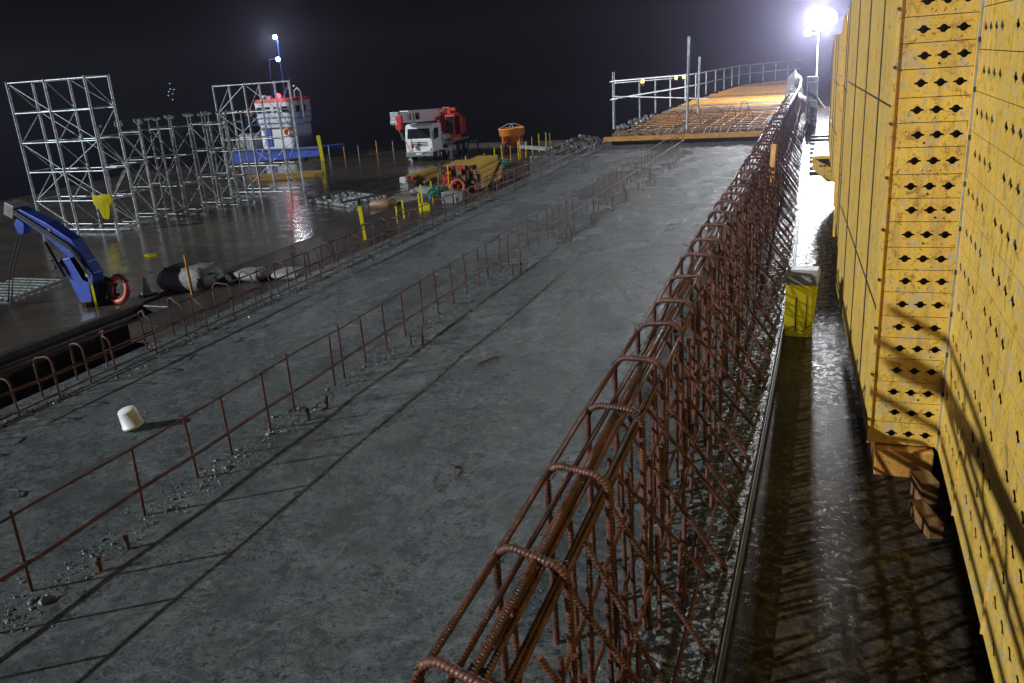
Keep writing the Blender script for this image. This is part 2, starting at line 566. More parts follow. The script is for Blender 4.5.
# ------------------------------------------------------------------ barrier cage
cage = empty('rebar_cage', (0, 0, 0), 0, 'long rusty reinforcement cage of hooped bars along the deck edge', 'rebar cage')
rng = random.Random(3)
def hoop_pts(xl, xr, y, h, dip=0.0, lean=0.0, z0=0.0, dy=0.0):
    w = xr - xl
    r = min(0.09, w * 0.32)
    pts = [(xl + lean, y, z0), (xl, y, h - r)]
    for k in range(1, 5):
        a = PI - k * PI / 8
        pts.append((xl + r + r * math.cos(a), y + dy * 0.2, h - r + r * math.sin(a)))
    for k in range(0, 5):
        a = PI / 2 - k * PI / 8
        pts.append((xr - r + r * math.cos(a), y + dy, h - dip - r + r * math.sin(a)))
    pts.append((xr - lean, y + dy, z0))
    return pts
y = 1.3
ci = 0
while y < 47:
    n = 10 if y < 9 else (7 if y < 18 else 5)
    cx = cage_x(y)
    h = 1.10 + rng.uniform(-0.03, 0.03)
    rr = 0.0185
    j = rng.uniform(-0.03, 0.03)
    MB().tube(hoop_pts(cx - 0.165 + j * 0.4, cx + 0.165 + j * 0.3, y, h, rng.uniform(-0.02, 0.02), 0.0, 0.0, -0.035 + j * .6), rr, n).build('stirrup', M['rebar'], cage)
    # inclined bar down to the toe
    ty = y + rng.uniform(-0.05, 0.25)
    MB().tube([(cx + 0.02, y + 0.1, 0.98 + rng.uniform(-0.05, 0.04)), (edge_x(ty) - 0.04, ty + 0.1, 0.0)], 0.0145, n).build('diagonal_bar', M['rebar'], cage)
    if y < 30:
        ty = y + rng.uniform(-0.15, 0.45)
        MB().tube([(cx + 0.10 + rng.uniform(-.03, .03), y + 0.42, 0.92 + rng.uniform(-0.12, 0.04)), (edge_x(ty) - rng.uniform(.03, .12), ty + 0.42, 0.0)], 0.0135, n).build('diagonal_bar', M['rebar'], cage)
    if y < 9:
        for bx_ in (-0.152, 0.015, 0.135):
            q0 = (cx + bx_, y - .02, h - .045)
            MB().tube([(q0[0] + .026 * math.cos(a_ * PI / 4), q0[1] + .012 * math.sin(a_ * PI / 2), q0[2] + .026 * math.sin(a_ * PI / 4)) for a_ in range(8)] + [(q0[0] + .05, q0[1] - .02, q0[2] + .03)], .003, 5).build('tie_wire', M['dark_steel'], cage)
    # upright bars of the inner row, shorter towards the toe
    for dx, ht in ((0.04, 0.98), (0.10, 0.93), (0.17, 0.86), (0.215, 0.80), (0.25, 0.70), (0.29, 0.62), (0.33, 0.55), (0.37, 0.44), (0.45, 0.26)):
        if y > 20 and dx in (0.04, 0.17, 0.25, 0.29, 0.33, 0.45):
            continue
        yb = y + rng.uniform(0.12, 0.62)
        xx = min(cx + dx + rng.uniform(-.02, .02), edge_x(yb) - .03)
        MB().tube([(xx, yb, 0.0), (xx + rng.uniform(-.02, .02), yb + rng.uniform(-.04, .04), ht + rng.uniform(-.10, .08))], 0.0135, n).build('upright_bar', M['rebar'], cage)
    y += 0.755
    ci += 1
LB = [(-0.152, 1.055, 0.0165), (-0.06, 1.02, 0.014), (0.015, 1.055, 0.019), (0.06, 1.03, 0.014), (0.135, 0.98, 0.014),
      (-0.15, 0.70, 0.013), (0.15, 0.62, 0.014), (0.05, 0.77, 0.014), (-0.15, 0.34, 0.013), (0.17, 0.28, 0.012), (0.33, 0.40, 0.012), (0.50, 0.07, 0.012)]
for dx, z, r in LB:
    pts = []
    yy = -1.5
    while yy < 47.5:
        pts.append((cage_x(yy) + min(dx, edge_x(yy) - cage_x(yy) - 0.05) + rng.uniform(-0.008, 0.008), yy, z + rng.uniform(-0.016, 0.012)))
        yy += 1.4
    MB().tube(pts, r, 8).build('longitudinal_bar', M['rebar'], cage)
# loose spliced bars lying in the top of the cage
for (x, ya, yb, z) in [(-1.03, 2.3, 6.4, 0.99), (-0.99, 4.2, 9.5, 1.0), (-1.1, 5.6, 12, 0.98), (-0.95, 1.0, 4.9, 0.93), (-1.12, 9, 17, 1.0)]:
    MB().tube([(x - 0.0165 * ya, ya, z), (x - 0.0165 * (ya + yb) / 2, (ya + yb) / 2, z - 0.012), (x - 0.0165 * yb, yb, z + 0.01)], 0.013, 8).build('splice_bar', M['rebar'], cage)

# ------------------------------------------------------------------ inner starter bar rail
rail = empty('starter_bar_rail', (-4.66, 0, 0), 0, 'low rail of rusty upright bars tied by two long bars along the deck middle', 'rebar rail')
rail_posts = [0.9, 1.5, 2.1, 2.65, 3.157, 4.137, 4.71, 5.15, 5.66, 6.1, 6.78, 7.0, 7.46, 7.89, 8.37, 8.85, 9.31]
while rail_posts[-1] < 28.5:
    rail_posts.append(rail_posts[-1] + rng.uniform(0.38, 0.56))
for yy in rail_posts:
    top = 0.57 + rng.uniform(-0.035, 0.03)
    jx = rng.uniform(-0.018, 0.018)
    MB().tube([(jx, yy + rng.uniform(-0.02, 0.02), -0.02), (jx + rng.uniform(-0.015, 0.015), yy, top)], 0.0115, 8 if yy < 10 else 5).build('post', M['rebar'], rail)
for z, r in ((0.555, 0.010), (0.215, 0.0145)):
    pts = []
    yy = 0.3
    while yy < 29.4:
        pts.append((0.02 + rng.uniform(-0.006, 0.006), yy, z + rng.uniform(-0.012, 0.012)))
        yy += 0.75
    MB().tube(pts, r, 8).build('long_bar', M['rebar'], rail)

# ------------------------------------------------------------------ kerb hoops on the left edge
kerb = empty('kerb_hoop_row', (-7.6, 0, 0), 0, 'row of rusty hooped bars standing along the left deck kerb', 'rebar row')
yy = 2.4
while yy < 28.5:
    h = 0.47 + rng.uniform(-0.07, 0.05)
    dx = rng.uniform(-0.05, 0.05)
    skew = rng.uniform(-0.14, 0.10)
    MB().tube(hoop_pts(-0.12 + dx, 0.12 + dx, yy, h, rng.uniform(-0.03, 0.05), rng.uniform(-0.02, 0.02), -0.02, skew), 0.0115, 7 if yy < 10 else 5).build('hoop', M['rebar'], kerb)
    yy += rng.uniform(0.34, 0.58)
for x, z in ((0.13, 0.06), (0.13, 0.27), (-0.11, 0.40), (-0.12, 0.16)):
    pts = []
    yy = 1.0 if z < 0.2 else 5.0
    while yy < 29:
        pts.append((x + rng.uniform(-0.01, 0.01), yy, z + rng.uniform(-0.012, 0.012)))
        yy += 0.9
    MB().tube(pts, 0.010, 6).build('long_bar', M['rebar'], kerb)

# short bar stubs in the deck
k = 0
stubspots = [(-4.40, 3.45, .11), (-4.42, 3.72, .10), (-4.42, 5.95, .12), (-4.40, 6.22, .13), (-4.38, 8.0, .17), (-4.34, 8.2, .21), (-4.30, 8.1, .16),
             (-4.36, 11.3, .2), (-4.31, 11.5, .24), (-4.27, 11.4, .2)]
for q in range(26):
    stubspots.append((-4.2 + rng.uniform(-.22, .25), 13.5 + q * 0.52 + rng.uniform(-.15, .15), rng.uniform(.16, .34)))
for (x, y, h) in stubspots:
    o = MB().tube([(x, y, -0.01), (x + rng.uniform(-.015, .015), y + rng.uniform(-.015, .015), h)], 0.017 if h < .15 else 0.011, 8).build('bar_stub', M['rebar'])
    tag(o, nth(k) + ' short bar stub beside the low rebar rail, counted from the near end', 'bar stub', 'bar stubs beside the low rail')
    k += 1

# mortar crumbs: nobody could count them
def crumbs(name, spots, label):
    mb = MB()
    for (x, y, s) in spots:
        mb.lump((x, y, s * 0.25), (s * rng.uniform(.6, 1.4), s * rng.uniform(.6, 1.4), s * rng.uniform(.4, .8)), 6, 0.35, rng)
    o = mb.build(name, M['crumb'])
    return tag(o, label, 'debris', None, 'stuff')
sp = []
for yv in rail_posts:
    for q in range(9 if yv < 12 else 4):
        sp.append((-4.62 + rng.gauss(0, .10), yv + rng.gauss(0, .13), abs(rng.gauss(0, .010)) + .004))
for q in range(2200):
    sp.append((-4.55 + rng.gauss(0, .11), 1.8 + 14 * rng.random() ** 1.25, abs(rng.gauss(0, .006)) + .0025))
for q in range(1500):
    sp.append((-7.45 + rng.gauss(0, .14), rng.uniform(3.5, 20), abs(rng.gauss(0, .009)) + .003))
crumbs('mortar_crumbs', sp, 'grey mortar crumbs scattered along the bar rows')
sp = []
for q in range(2600):
    yv = 1.5 + 20 * rng.random() ** 1.3
    sp.append((rng.uniform(cage_x(yv) + .1, edge_x(yv) - .02), yv, abs(rng.gauss(0, .007)) + .003))
crumbs('wet_spatter', sp, 'wet concrete spatter and crumbs under the rebar cage')
sp = []
for q in range(1300):
    sp.append((rng.uniform(-7.2, -1.3), 1.5 + 12 * rng.random() ** 1.2, abs(rng.gauss(0, .0035)) + .0015))
crumbs('loose_grit', sp, 'loose grit lying over the grey concrete deck')

for k, (x, y, L, a, lab) in enumerate([(-3.9, 2.35, .22, .4, 'short rusty wire offcut on the near deck, left'), (-3.3, 2.45, .16, 1.2, 'bent rusty wire offcut on the near deck, middle'),
                                 (-2.6, 5.2, .25, 2.0, 'rusty bar offcut on the deck beside the big cage'), (-3.4, 7.6, .3, .9, 'long rusty wire offcut in the middle of the deck'),
                                 (-5.9, 4.1, .2, 2.5, 'rusty wire offcut near the white bucket'), (-6.3, 9.5, .35, 1.9, 'thin rusty bar offcut between low rail and kerb hoops')]):
    o = MB().tube([(x, y, .012), (x + L * .5 * math.cos(a), y + L * .5 * math.sin(a), .03), (x + L * math.cos(a + .3), y + L * math.sin(a + .3), .012)], .008, 6).build('wire_offcut', M['rebar'])
    tag(o, lab, 'wire offcut', 'rusty offcuts on the deck')

# ------------------------------------------------------------------ yellow formwork
HOLE = [(1, -.2), (1, .2), (.62, .30), (.22, 1), (-.22, 1), (-.62, .30), (-1, .2), (-1, -.2), (-.62, -.30), (-.22, -1), (.22, -1), (.62, -.30)]
CELL = [(1, -.3), (1, .3), (1, 1), (.3, 1), (-.3, 1), (-1, 1), (-1, .3), (-1, -.3), (-1, -1), (-.3, -1), (.3, -1), (1, -1)]
def strip(mb, O, U, V, NRM, W, z0, z1, holes, a, h, depth=0.03):
    """one form plank with real holes; O origin, U along, V up, NRM outward"""
    O, U, V, NRM = Vector(O), Vector(U), Vector(V), Vector(NRM)
    vc, vh = (z0 + z1) / 2, (z1 - z0) / 2
    def P(u, v, d=0.0):
        return O + U * u + V * v - NRM * d
    def quad(u0, u1):
        mb.add([P(u0, z0), P(u1, z0), P(u1, z1), P(u0, z1)], [(0, 1, 2, 3)])
    cells, last = [], 0.0
    hs = sorted(q for q in holes if a * 1.2 < q < W - a * 1.3)
    for q in hs:
        half = a * 1.3
        if q - half > last + 1e-4:
            quad(last, q - half)
        c = [P(q + half * x, vc + vh * yv) for x, yv in CELL]
        d = [P(q + a * x, vc + h * yv) for x, yv in HOLE]
        e = [P(q + a * x, vc + h * yv, depth) for x, yv in HOLE]
        mb.add(c + d + e, [(i, (i + 1) % 12, 12 + (i + 1) % 12, 12 + i) for i in range(12)] +
               [(12 + i, 12 + (i + 1) % 12, 24 + (i + 1) % 12, 24 + i) for i in range(12)])
        last = q + half
    quad(last, W)
    for (u0, v0, u1, v1) in ((0, z0, W, z0), (0, z1, W, z1), (0, z0, 0, z1), (W, z0, W, z1)):
        mb.add([P(u0, v0), P(u1, v1), P(u1, v1, depth), P(u0, v0, depth)], [(0, 1, 2, 3)])

def frm_thing(name, label):
    return empty(name, (0, 0, 0), 0, label, 'formwork', 'yellow formwork panels along the walkway')

# --- corner box with the face of diamond holes (towards the camera)
bx = frm_thing('formwork_box', 'yellow formwork box whose front planks carry rows of dark diamond holes')
BX0, BX1, BY, BZ0, BZ1 = 0.375, 0.835, 6.30, 0.09, 4.3
z = BZ0
i = 0
while z < BZ1:
    hgt = 0.170 + (0.010 if i % 3 == 0 else -0.008)
    mb = MB()
    off = 0.165 + 0.010 * math.sin(i * 2.1)
    strip(mb, (BX0, BY, 0), (1, 0, 0), (0, 0, 1), (0, -1, 0), BX1 - BX0 - 0.008, z + 0.0025, z + hgt - 0.0025, [off - .012, off + .104, off + .218], 0.041, 0.025, 0.006)
    for q in range(rng.randint(0, 3)):           # small bolt holes and studs
        xx = BX0 + rng.choice((.20, .25, .31, .36))
        mb.lathe((xx, BY, z + 0.03), [(0.001, -0.004), (0.007, -0.004), (0.008, 0.001)], 8, 'Y')
    mb.build('front_plank', M['yellow'], bx)
    z += hgt
    i += 1
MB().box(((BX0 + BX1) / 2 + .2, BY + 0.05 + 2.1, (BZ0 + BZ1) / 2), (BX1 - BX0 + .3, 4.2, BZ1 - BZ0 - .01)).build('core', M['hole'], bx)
# left flank, turned a little towards the deck, in three tall panels
def flank(parent, x0, y0, x1, y1, z0, z1, splits, name='side_panel', rows=()):
    a, b = Vector((x0, y0, 0)), Vector((x1, y1, 0))
    d = b - a
    U = d.normalized()
    nrm = Vector((-U.y, U.x, 0))
    th = 0.05
    last = 0.0
    for s in list(splits) + [1.0]:
        L0, L1 = d.length * last + 0.009, d.length * s - 0.009
        zz = [z0] + [q for q in rows] + [z1]
        kk = int(round(last * 10))
        for ri, (za, zb) in enumerate(zip(zz, zz[1:])):
            c = a + U * (L0 + L1) / 2 - nrm * (th / 2 + 0.0)
            m3 = Matrix((U, -nrm, (0, 0, 1))).transposed()
            mb = MB().box((c.x, c.y, (za + zb) / 2), (L1 - L0, th, zb - za - 0.016), mat=m3)
            # stiffening seams
            mb.build(name, M['yellow'], parent, 0.004)
            if za > z0:
                cs = a + U * (L0 + L1) / 2 + nrm * 0.002
                MB().box((cs.x, cs.y, za), (L1 - L0, 0.008, 0.008), mat=m3).build('joint_strip', M['dark_steel'], parent)
        if s < 1.0:
            cs = a + U * d.length * s + nrm * 0.004
            m3 = Matrix((U, -nrm, (0, 0, 1))).transposed()
            MB().box((cs.x, cs.y, (z0 + z1) / 2), (0.016, 0.010, z1 - z0), mat=m3).build('joint_strip', M['dark_steel'], parent)
        last = s
flank(bx, BX0 - 0.004, BY + 0.01, 0.135, 10.8, BZ0, BZ1, (.2, .45, .72), rows=(1.12, 2.55))
# corner angle iron with bolts
mb = MB().box((BX0 - 0.004, BY - 0.006, (BZ0 + BZ1) / 2), (0.022, 0.022, BZ1 - BZ0))
mb.build('corner_angle', M['yellow'], bx, 0.003)
for q in range(11):
    MB().lathe((BX0 - 0.012, BY - 0.015, BZ0 + 0.2 + q * 0.36), [(0.001, -0.012), (0.011, -0.012), (0.012, 0.004)], 6, 'Y', False).build('bolt', M['dark_steel'], bx)
mb = MB().box((BX1 - 0.002, BY - 0.012, (BZ0 + BZ1) / 2), (0.010, 0.03, BZ1 - BZ0))
mb.build('edge_channel', M['yellow'], bx, 0.004)
o = MB().box((0.62, 6.50, -0.035), (0.40, 0.55, 0.22)).build('timber_packer', M['timber_orange'], None, 0.01)
tag(o, 'orange timber packer under the holed formwork box', 'timber packer')

# --- near wall parallel to the walkway
nw = frm_thing('formwork_wall', 'nearest yellow formwork wall with rows of narrow slots at the right')
DX, DY0, DY1 = 0.842, 6.24, -1.5
z = 0.09
i = 0
while z < 4.4:
    hgt = 0.25 if z > 0.7 else 0.20
    mb = MB()
    holes, u, cnt = [], 0.16 + (0.1 if i % 2 else 0.0), 0
    while u < DY0 - DY1 - 0.1:
        holes.append(u)
        cnt += 1
        u += 0.19 if cnt % 4 else 0.45
    if z < 0.7 and i % 2 == 0:
        holes = holes[::3]
    strip(mb, (DX, DY0, 0), (0, -1, 0), (0, 0, 1), (-1, 0, 0), DY0 - DY1, z + 0.0025, z + hgt - 0.0025, holes, 0.060, 0.032, 0.006)
    mb.build('wall_plank', M['yellow'], nw)
    z += hgt
    i += 1
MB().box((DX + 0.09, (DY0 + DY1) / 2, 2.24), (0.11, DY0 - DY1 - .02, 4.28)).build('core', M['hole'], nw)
mb = MB().box((DX + 0.01, DY0 + 0.016, 2.24), (0.035, 0.026, 4.3))
mb.build('end_channel', M['galv_dull'], nw, 0.003)
for q in range(14):
    MB().box((DX - 0.006, DY0 - 0.02, 0.25 + q * 0.30), (0.018, 0.02, 0.03)).build('clamp', M['dark_steel'], nw)
for yv in (5.3, 4.1, 2.9, 1.7, .5):
    MB().box((DX - 0.006, yv, 0.39), (0.012, 0.012, 0.60)).build('lower_rib', M['yellow'], nw)

for (x, y, s, lab) in [(0.74, 5.95, (.13, .20, .17), 'brown timber offcut lying by the formwork foot'), (0.72, 5.55, (.10, .34, .11), 'longer brown timber wedge lying nearer under the formwork')]:
    tag(MB().box((x, y, -0.15 + s[2] / 2), s, 0.3).build('timber_wedge', M['timber'], None, 0.008), lab, 'timber wedge', 'timber wedges under the formwork')

# --- further boxes
b2 = frm_thing('formwork_box', 'middle yellow formwork box of tall plain panels, behind the holed box')
flank(b2, 0.150, 10.85, 0.115, 13.0, 0.45, 3.42, (.35, .7), rows=(1.3, 2.4))
flank(b2, 0.108, 13.05, 0.095, 15.4, 0.45, 3.28, (.35, .7), rows=(1.3, 2.4))
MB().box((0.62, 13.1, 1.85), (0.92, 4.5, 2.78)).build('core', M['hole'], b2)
for y in (11.9, 14.2, 15.3):
    MB().bar((0.085, y, 0.5), (0.085, y, 3.3), 0.03, 0.03).build('seam_rib', M['yellow'], b2)
b3 = frm_thing('formwork_box', 'farthest yellow formwork box, lowest, with a bracket at its foot')
flank(b3, 0.06, 15.5, -0.03, 18.0, 0.75, 3.12, (.35, .7), rows=(1.5, 2.3))
flank(b3, -0.035, 18.05, -0.09, 21.5, 0.75, 3.02, (.35, .7), rows=(1.5, 2.3))
MB().box((0.58, 18.5, 1.9), (1.0, 5.9, 2.2)).build('core', M['hole'], b3)
mb = MB()
mb.prism([(-0.36, 0.78), (-0.36, 0.58), (-0.05, 0.30), (0.4, 0.30), (0.4, 0.78)], 18.2, 18.32)
mb.prism([(-0.36, 0.78), (-0.36, 0.58), (-0.05, 0.30), (0.4, 0.30), (0.4, 0.78)], 20.4, 20.52)
mb.box((-0.17, 19.3, 0.82), (0.36, 2.6, 0.06))
mb.build('bracket', M['yellow'], b3)
for q in range(8):
    MB().lathe((-0.2 + 0.08 * (q % 4), 18.19, 0.72 - 0.09 * (q // 4)), [(0.001, -0.01), (0.018, -0.01), (0.018, 0.0)], 8, 'Y', False).build('bolt', M['dark_steel'], b3)
# legs that carry the two raised boxes
for y, xx, zt, par in ((11.2, .45, .45, b2), (15.0, .45, .45, b2), (16.2, .4, .75, b3), (21.0, .4, .75, b3)):
    MB().box((xx, y, (zt - .15) / 2), (.16, .16, zt + .15)).build('support_leg', M['timber'], par)

# ------------------------------------------------------------------ walkway things
# yellow lantern-like box
wb = empty('yellow_box', (-0.262, 9.62, -0.15), -0.05, 'bright yellow tapered box with a grey top standing on the wet walkway', 'box')
mb = MB()
def frust(mb, w0, d0, w1, d1, z0, z1, ox=0.0):
    vs = [(-w0 / 2, -d0 / 2, z0), (w0 / 2, -d0 / 2, z0), (w0 / 2, d0 / 2, z0), (-w0 / 2, d0 / 2, z0),
          (-w1 / 2 + ox, -d1 / 2, z1), (w1 / 2 + ox, -d1 / 2, z1), (w1 / 2 + ox, d1 / 2, z1), (-w1 / 2 + ox, d1 / 2, z1)]
    mb.add(vs, [(0, 3, 2, 1), (4, 5, 6, 7), (0, 1, 5, 4), (1, 2, 6, 5), (2, 3, 7, 6), (3, 0, 4, 7)])
frust(mb, 0.30, 0.26, 0.33, 0.28, 0.0, 0.60, 0.03)
mb.build('body', M['bright_yellow'], wb, 0.012)
mb = MB()
frust(mb, 0.345, 0.30, 0.37, 0.30, 0.603, 0.70)
frust(mb, 0.37, 0.30, 0.30, 0.22, 0.702, 0.77, 0.02)
lid = mb.build('lid', M['grey'], wb, 0.01)
for v in lid.data.vertices:
    v.co.x += 0.03
mb = MB()
mb.box((-0.015, -0.141, 0.27), (0.014, 0.012, 0.40))
mb.box((0.095, -0.143, 0.30), (0.010, 0.012, 0.38))
mb.build('rib', M['dark_steel'], wb)
MB().tube([(-.14, -.145, .06), (-.05, -.15, .13), (.06, -.15, .07), (.15, -.145, .16)], 0.006, 6).build('strap', M['dark'], wb)

# timber stake standing in the cage
o = MB().bar((-1.01, 15.9, 0.30), (-0.97, 16.0, 1.32), 0.09, 0.045).build('timber_stake', M['timber_orange'])
tag(o, 'pale timber stake wedged upright against the rebar cage', 'timber stake')

# crosswise battens on the far walkway
for q in range(9):
    yv = 22.5 + q * 1.15 + rng.uniform(-.2, .2)
    o = MB().box((edge_x(yv) + 0.62, yv, -0.115), (0.9, 0.16, 0.06), rng.uniform(-.04, .04)).build('walkway_batten', M['timber_grey'], None, 0.006)
    tag(o, nth(q) + ' wet batten laid across the far walkway, counted from the near end', 'batten', 'battens across the walkway')

# floodlight
fl = empty('floodlight_mast', (-0.87, 45.5, -0.15), 0, 'blazing white floodlight on a thin mast at the far walkway end', 'floodlight')
MB().tube([(0, 0, 0), (0, 0, 3.75)], [0.035, 0.025], 8).build('mast', M['galv'], fl)
mb = MB()
for a in range(3):
    t = a * 2 * PI / 3 + .3
    mb.tube([(0, 0, .7), (.5 * math.cos(t), .5 * math.sin(t), 0.02)], 0.018, 6)
mb.build('tripod_leg', M['galv'], fl)
mb = MB()
prof = [(0.02, -0.495)] + [(0.72 * math.sin(PI * q / 12), -0.50 * math.cos(PI * q / 12)) for q in range(1, 12)] + [(0.02, 0.495)]
mb.lathe((0.1, 0, 4.2), prof, 24)
bulb = mb.build('lamp_globe', M['lamp'], fl)
mb = MB().lathe((-0.48, -0.15, 3.62), [(0.02, -.16), (.12, -.12), (.17, 0), (.12, .12), (.02, .16)], 12)
mb.build('side_lamp', M['lamp'], fl)
MB().tube([(0, 0, 3.5), (-0.45, -0.15, 3.6)], 0.018, 6).build('side_arm', M['galv'], fl)
ld = bpy.data.lights.new('floodlight_lamp', 'POINT')
ld.energy = 7500
ld.shadow_soft_size = 0.45
ld.color = (0.93, 0.95, 1.0)
lo = bpy.data.objects.new('floodlight_lamp', ld)
COL.objects.link(lo)
lo.parent = fl
lo.location = (0.0, -1.05, 4.15)

# tarp heap, grey shutter and hose near the mast
mb = MB()
rg = random.Random(11)
mb.lump((-1.75, 42.5, 0.75), (.42, .7, 1.05), 12, .12, rg)
mb.lump((-1.5, 42.0, 0.3), (.4, .6, .55), 10, .15, rg)
mb.smooth = [True] * len(mb.f)
tag(mb.build('tarp_heap', M['grey']), 'dull tarpaulin draped over a heap at the far cage end', 'tarpaulin')
sh = empty('shutter_panel', (-0.82, 36.0, -0.15), 0.1, 'blue-grey upright shutter panel standing on the far walkway', 'shutter panel')
MB().box((0, 0, 0.95), (0.42, 0.08, 1.9)).build('panel', M['grey'], sh, 0.01)
mb = MB()
for x in (-.19, .19):
    mb.box((x, -.055, .95), (.04, .03, 1.9))
for zz in (.3, 1.0, 1.7):
    mb.box((0, -.057, zz), (.335, .028, .05))
mb.build('frame', M['galv'], sh)
hp = [(-1.45, 30, .95), (-1.42, 32, 1.05), (-1.36, 34, 1.2), (-1.3, 36, 1.35), (-1.32, 38, 1.55), (-1.45, 40, 1.6), (-1.6, 41.5, 1.3)]
tag(MB().tube(hp, .06, 10).build('supply_hose', M['galv_dull']), 'pale thick hose running along the top of the far cage', 'hose')
o = MB().box((-1.75, 29.8, .62), (.55, .06, .35), .1, None).build('white_board', M['white_plastic'], None, .005)
tag(o, 'small white board lying at the platform edge by the cage', 'board')

# added boom, unseen left of the frame, shaped to shadow the forms
pb = empty('shadow_boom', (-4.0, -3.0, 0), 0, 'added unseen lattice boom with a fat hose beside the camera, casting shadow on the formwork', 'shadow caster')
for dx, z in ((-.1, 3.05), (.12, 3.22), (-.1, 3.46), (.12, 3.62)):
    MB().tube([(dx, -.3, z - .02), (dx, 6.2, z)], .03, 8).build('chord', M['galv_dull'], pb)
for k in range(9):
    MB().tube([(.12, -.2 + k * .7, 3.22), (.12, .15 + k * .7, 3.62)], .02, 6).build('lacing', M['galv_dull'], pb)
MB().tube([(0, 6.05, 3.30), (0, 5, 3.44), (0, 3.84, 3.62), (0, 3.0, 3.70), (0, -.2, 3.8)], .075, 10).build('hose', M['dark'], pb)
MB().tube([(0, -.2, 0), (0, -.2, 3.85)], .11, 12).build('column', M['galv_dull'], pb)
MB().box((0, -.2, .03), (.5, .5, .06)).build('base_plate', M['dark_steel'], pb)

# ------------------------------------------------------------------ far platform
def plat_left(y):
    if y < 50: return -7.65
    if y < 67: return -7.65 + (y - 50) * 0.062
    return -6.6 + (y - 67) * 0.55
sheet('platform_deck', [(-7.4, 29.9), (-1.6, 29.9), (-2.0, 60), (-2.3, 73), (-3.2, 73), (-6.4, 67), (-7.2, 52)], 0.16, M['dark_steel'], 0.4)
yv = 29.7
q = 0
kinds = ['timber_orange', 'timber_grey', 'timber', 'timber_grey', 'timber', 'timber', 'timber_orange']
words = {'timber_orange': 'orange', 'timber_grey': 'grey', 'timber': 'brown', 'yellow_beam': 'yellow'}
while yv < 72.5:
    if q == 0: kd = 'timber_orange'
    elif q % 3 == 1 or yv > 62: kd = rng.choice(['timber_orange', 'timber_grey', 'timber', 'timber_orange'])
    if 46.5 < yv < 48.5 or 60 < yv < 61.5: kd = 'yellow_beam'
    xl = plat_left(yv) + rng.uniform(0, .25) if q else -7.62
    xr = -1.45 - 0.0125 * yv
    w = .16 if q else .2
    zb = .13 if q == 0 else .17
    o = MB().box(((xl + xr) / 2, yv, zb + .1), (xr - xl, w, .20 + (.015 * (q % 3)) - (.05 if q == 0 else 0)), rng.uniform(-.006, .006)).build('timber_beam', M[kd], None, .008)
    tag(o, nth(q) + ' beam across the far platform from its front edge, ' + words[kd], 'timber beam', 'beams across the far platform')
    q += 1
    yv += rng.uniform(.45, .75) if yv < 45 else rng.uniform(.7, 1.1)
# rebar mat on top of the beams
mt = empty('rebar_mat', (0, 0, 0), 0, 'rebar mat lying over the front beams of the far platform', 'rebar mat')
for x in [-7.2 + 0.45 * k for k in range(13)]:
    MB().tube([(x, 30.0, .475), (x + .02, 34, .47), (x, 37.2, .475)], .010, 5).build('long_bar', M['dark_steel'], mt)
yv = 30.4
while yv < 37:
    MB().tube([(-7.45, yv, .50), (-4, yv + .03, .50), (-1.75, yv, .50)], .011, 5).build('cross_bar', M['dark_steel'], mt)
    yv += .8
for k in range(26):
    x = -7.3 + k * .22 + rng.uniform(-.08, .08)
    MB().tube([(x, 29.55 + rng.uniform(0, .1), .30 + rng.uniform(-.1, .12)), (x + rng.uniform(-.05, .05), 30.6, .47)], .012, 5).build('starter_bar', M['rebar'], mt)
# bent hoops sticking out of the mat
for (x, y, w, h) in [(-4.9, 31.2, .9, .5), (-4.1, 32.0, .8, .55), (-3.4, 31.4, .3, .6), (-5.8, 33.5, .5, .35), (-5.2, 35, .4, .5), (-3.2, 34, .35, .6), (-2.9, 32.4, .3, .4)]:
    pts = [(x - w / 2 * math.cos(PI * k / 10), y + .02 * k, .48 + h * math.sin(PI * k / 10)) for k in range(11)]
    MB().tube(pts, .013, 6).build('bent_bar', M['rebar'], mt)
# loose white things on the platform edge
mb = MB()
for k in range(36):
    yv = rng.uniform(30.6, 37)
    mb.lump((-7.3 + rng.uniform(-.25, .35), yv, .50), (rng.uniform(.04, .14), rng.uniform(.04, .14), rng.uniform(.03, .10)), 7, .3, rng)
tag(mb.build('platform_rubble', M['crumb']), 'pale rubble along the platform foot of the guard rail', 'rubble', None, 'stuff')

# guard rail
gr = empty('guard_rail', (0, 0, 0), 0, 'scaffold tube guard rail with two rails along the far platform', 'guard rail')
gp = [31.3, 35.8, 39.2, 43.0, 47.6, 51, 54, 57, 60, 63, 66, 68, 69.5, 71, 72.5]
def rail_z(y):
    return 2.16 - 0.021 * (y - 31) if y < 50 else 1.76
def base_z(y): return .45
rp = []
for k, yv in enumerate(gp):
    x = plat_left(yv) + .03
    zt = rail_z(yv)
    MB().tube([(x - (.02 if k == 0 else 0), yv, base_z(yv)), (x + .01, yv, zt + (.32 if k == 0 else .05))], .032 if k else .045, 8).build('post', M['galv'], gr)
    mb = MB()
    mb.box((x + .02, yv - .03, zt), (.13, .11, .11))
    mb.box((x + .02, yv - .03, zt - .62), (.13, .11, .11))
    mb.build('coupler', M['galv_dull'], gr)
    rp.append((x + .05, yv, zt))
for dz in (0, -.62):
    pts = [(rp[0][0], 30.6, rp[0][2] + dz)] + [(a, b, c + dz) for a, b, c in rp] + [(-2.6, 73.2, 1.76 + dz)]
    MB().tube(pts, .033, 8).build('rail', M['galv'], gr)
MB().tube([(-7.62, 31.2, 1.62), (-6.6, 36.0, 1.25), (-5.9, 44, .7)], .028, 6).build('brace', M['galv_dull'], gr)
MB().tube([(-7.6, 31.25, 2.08), (-7.5, 43, 1.80)], .026, 6).build('brace', M['galv_dull'], gr)
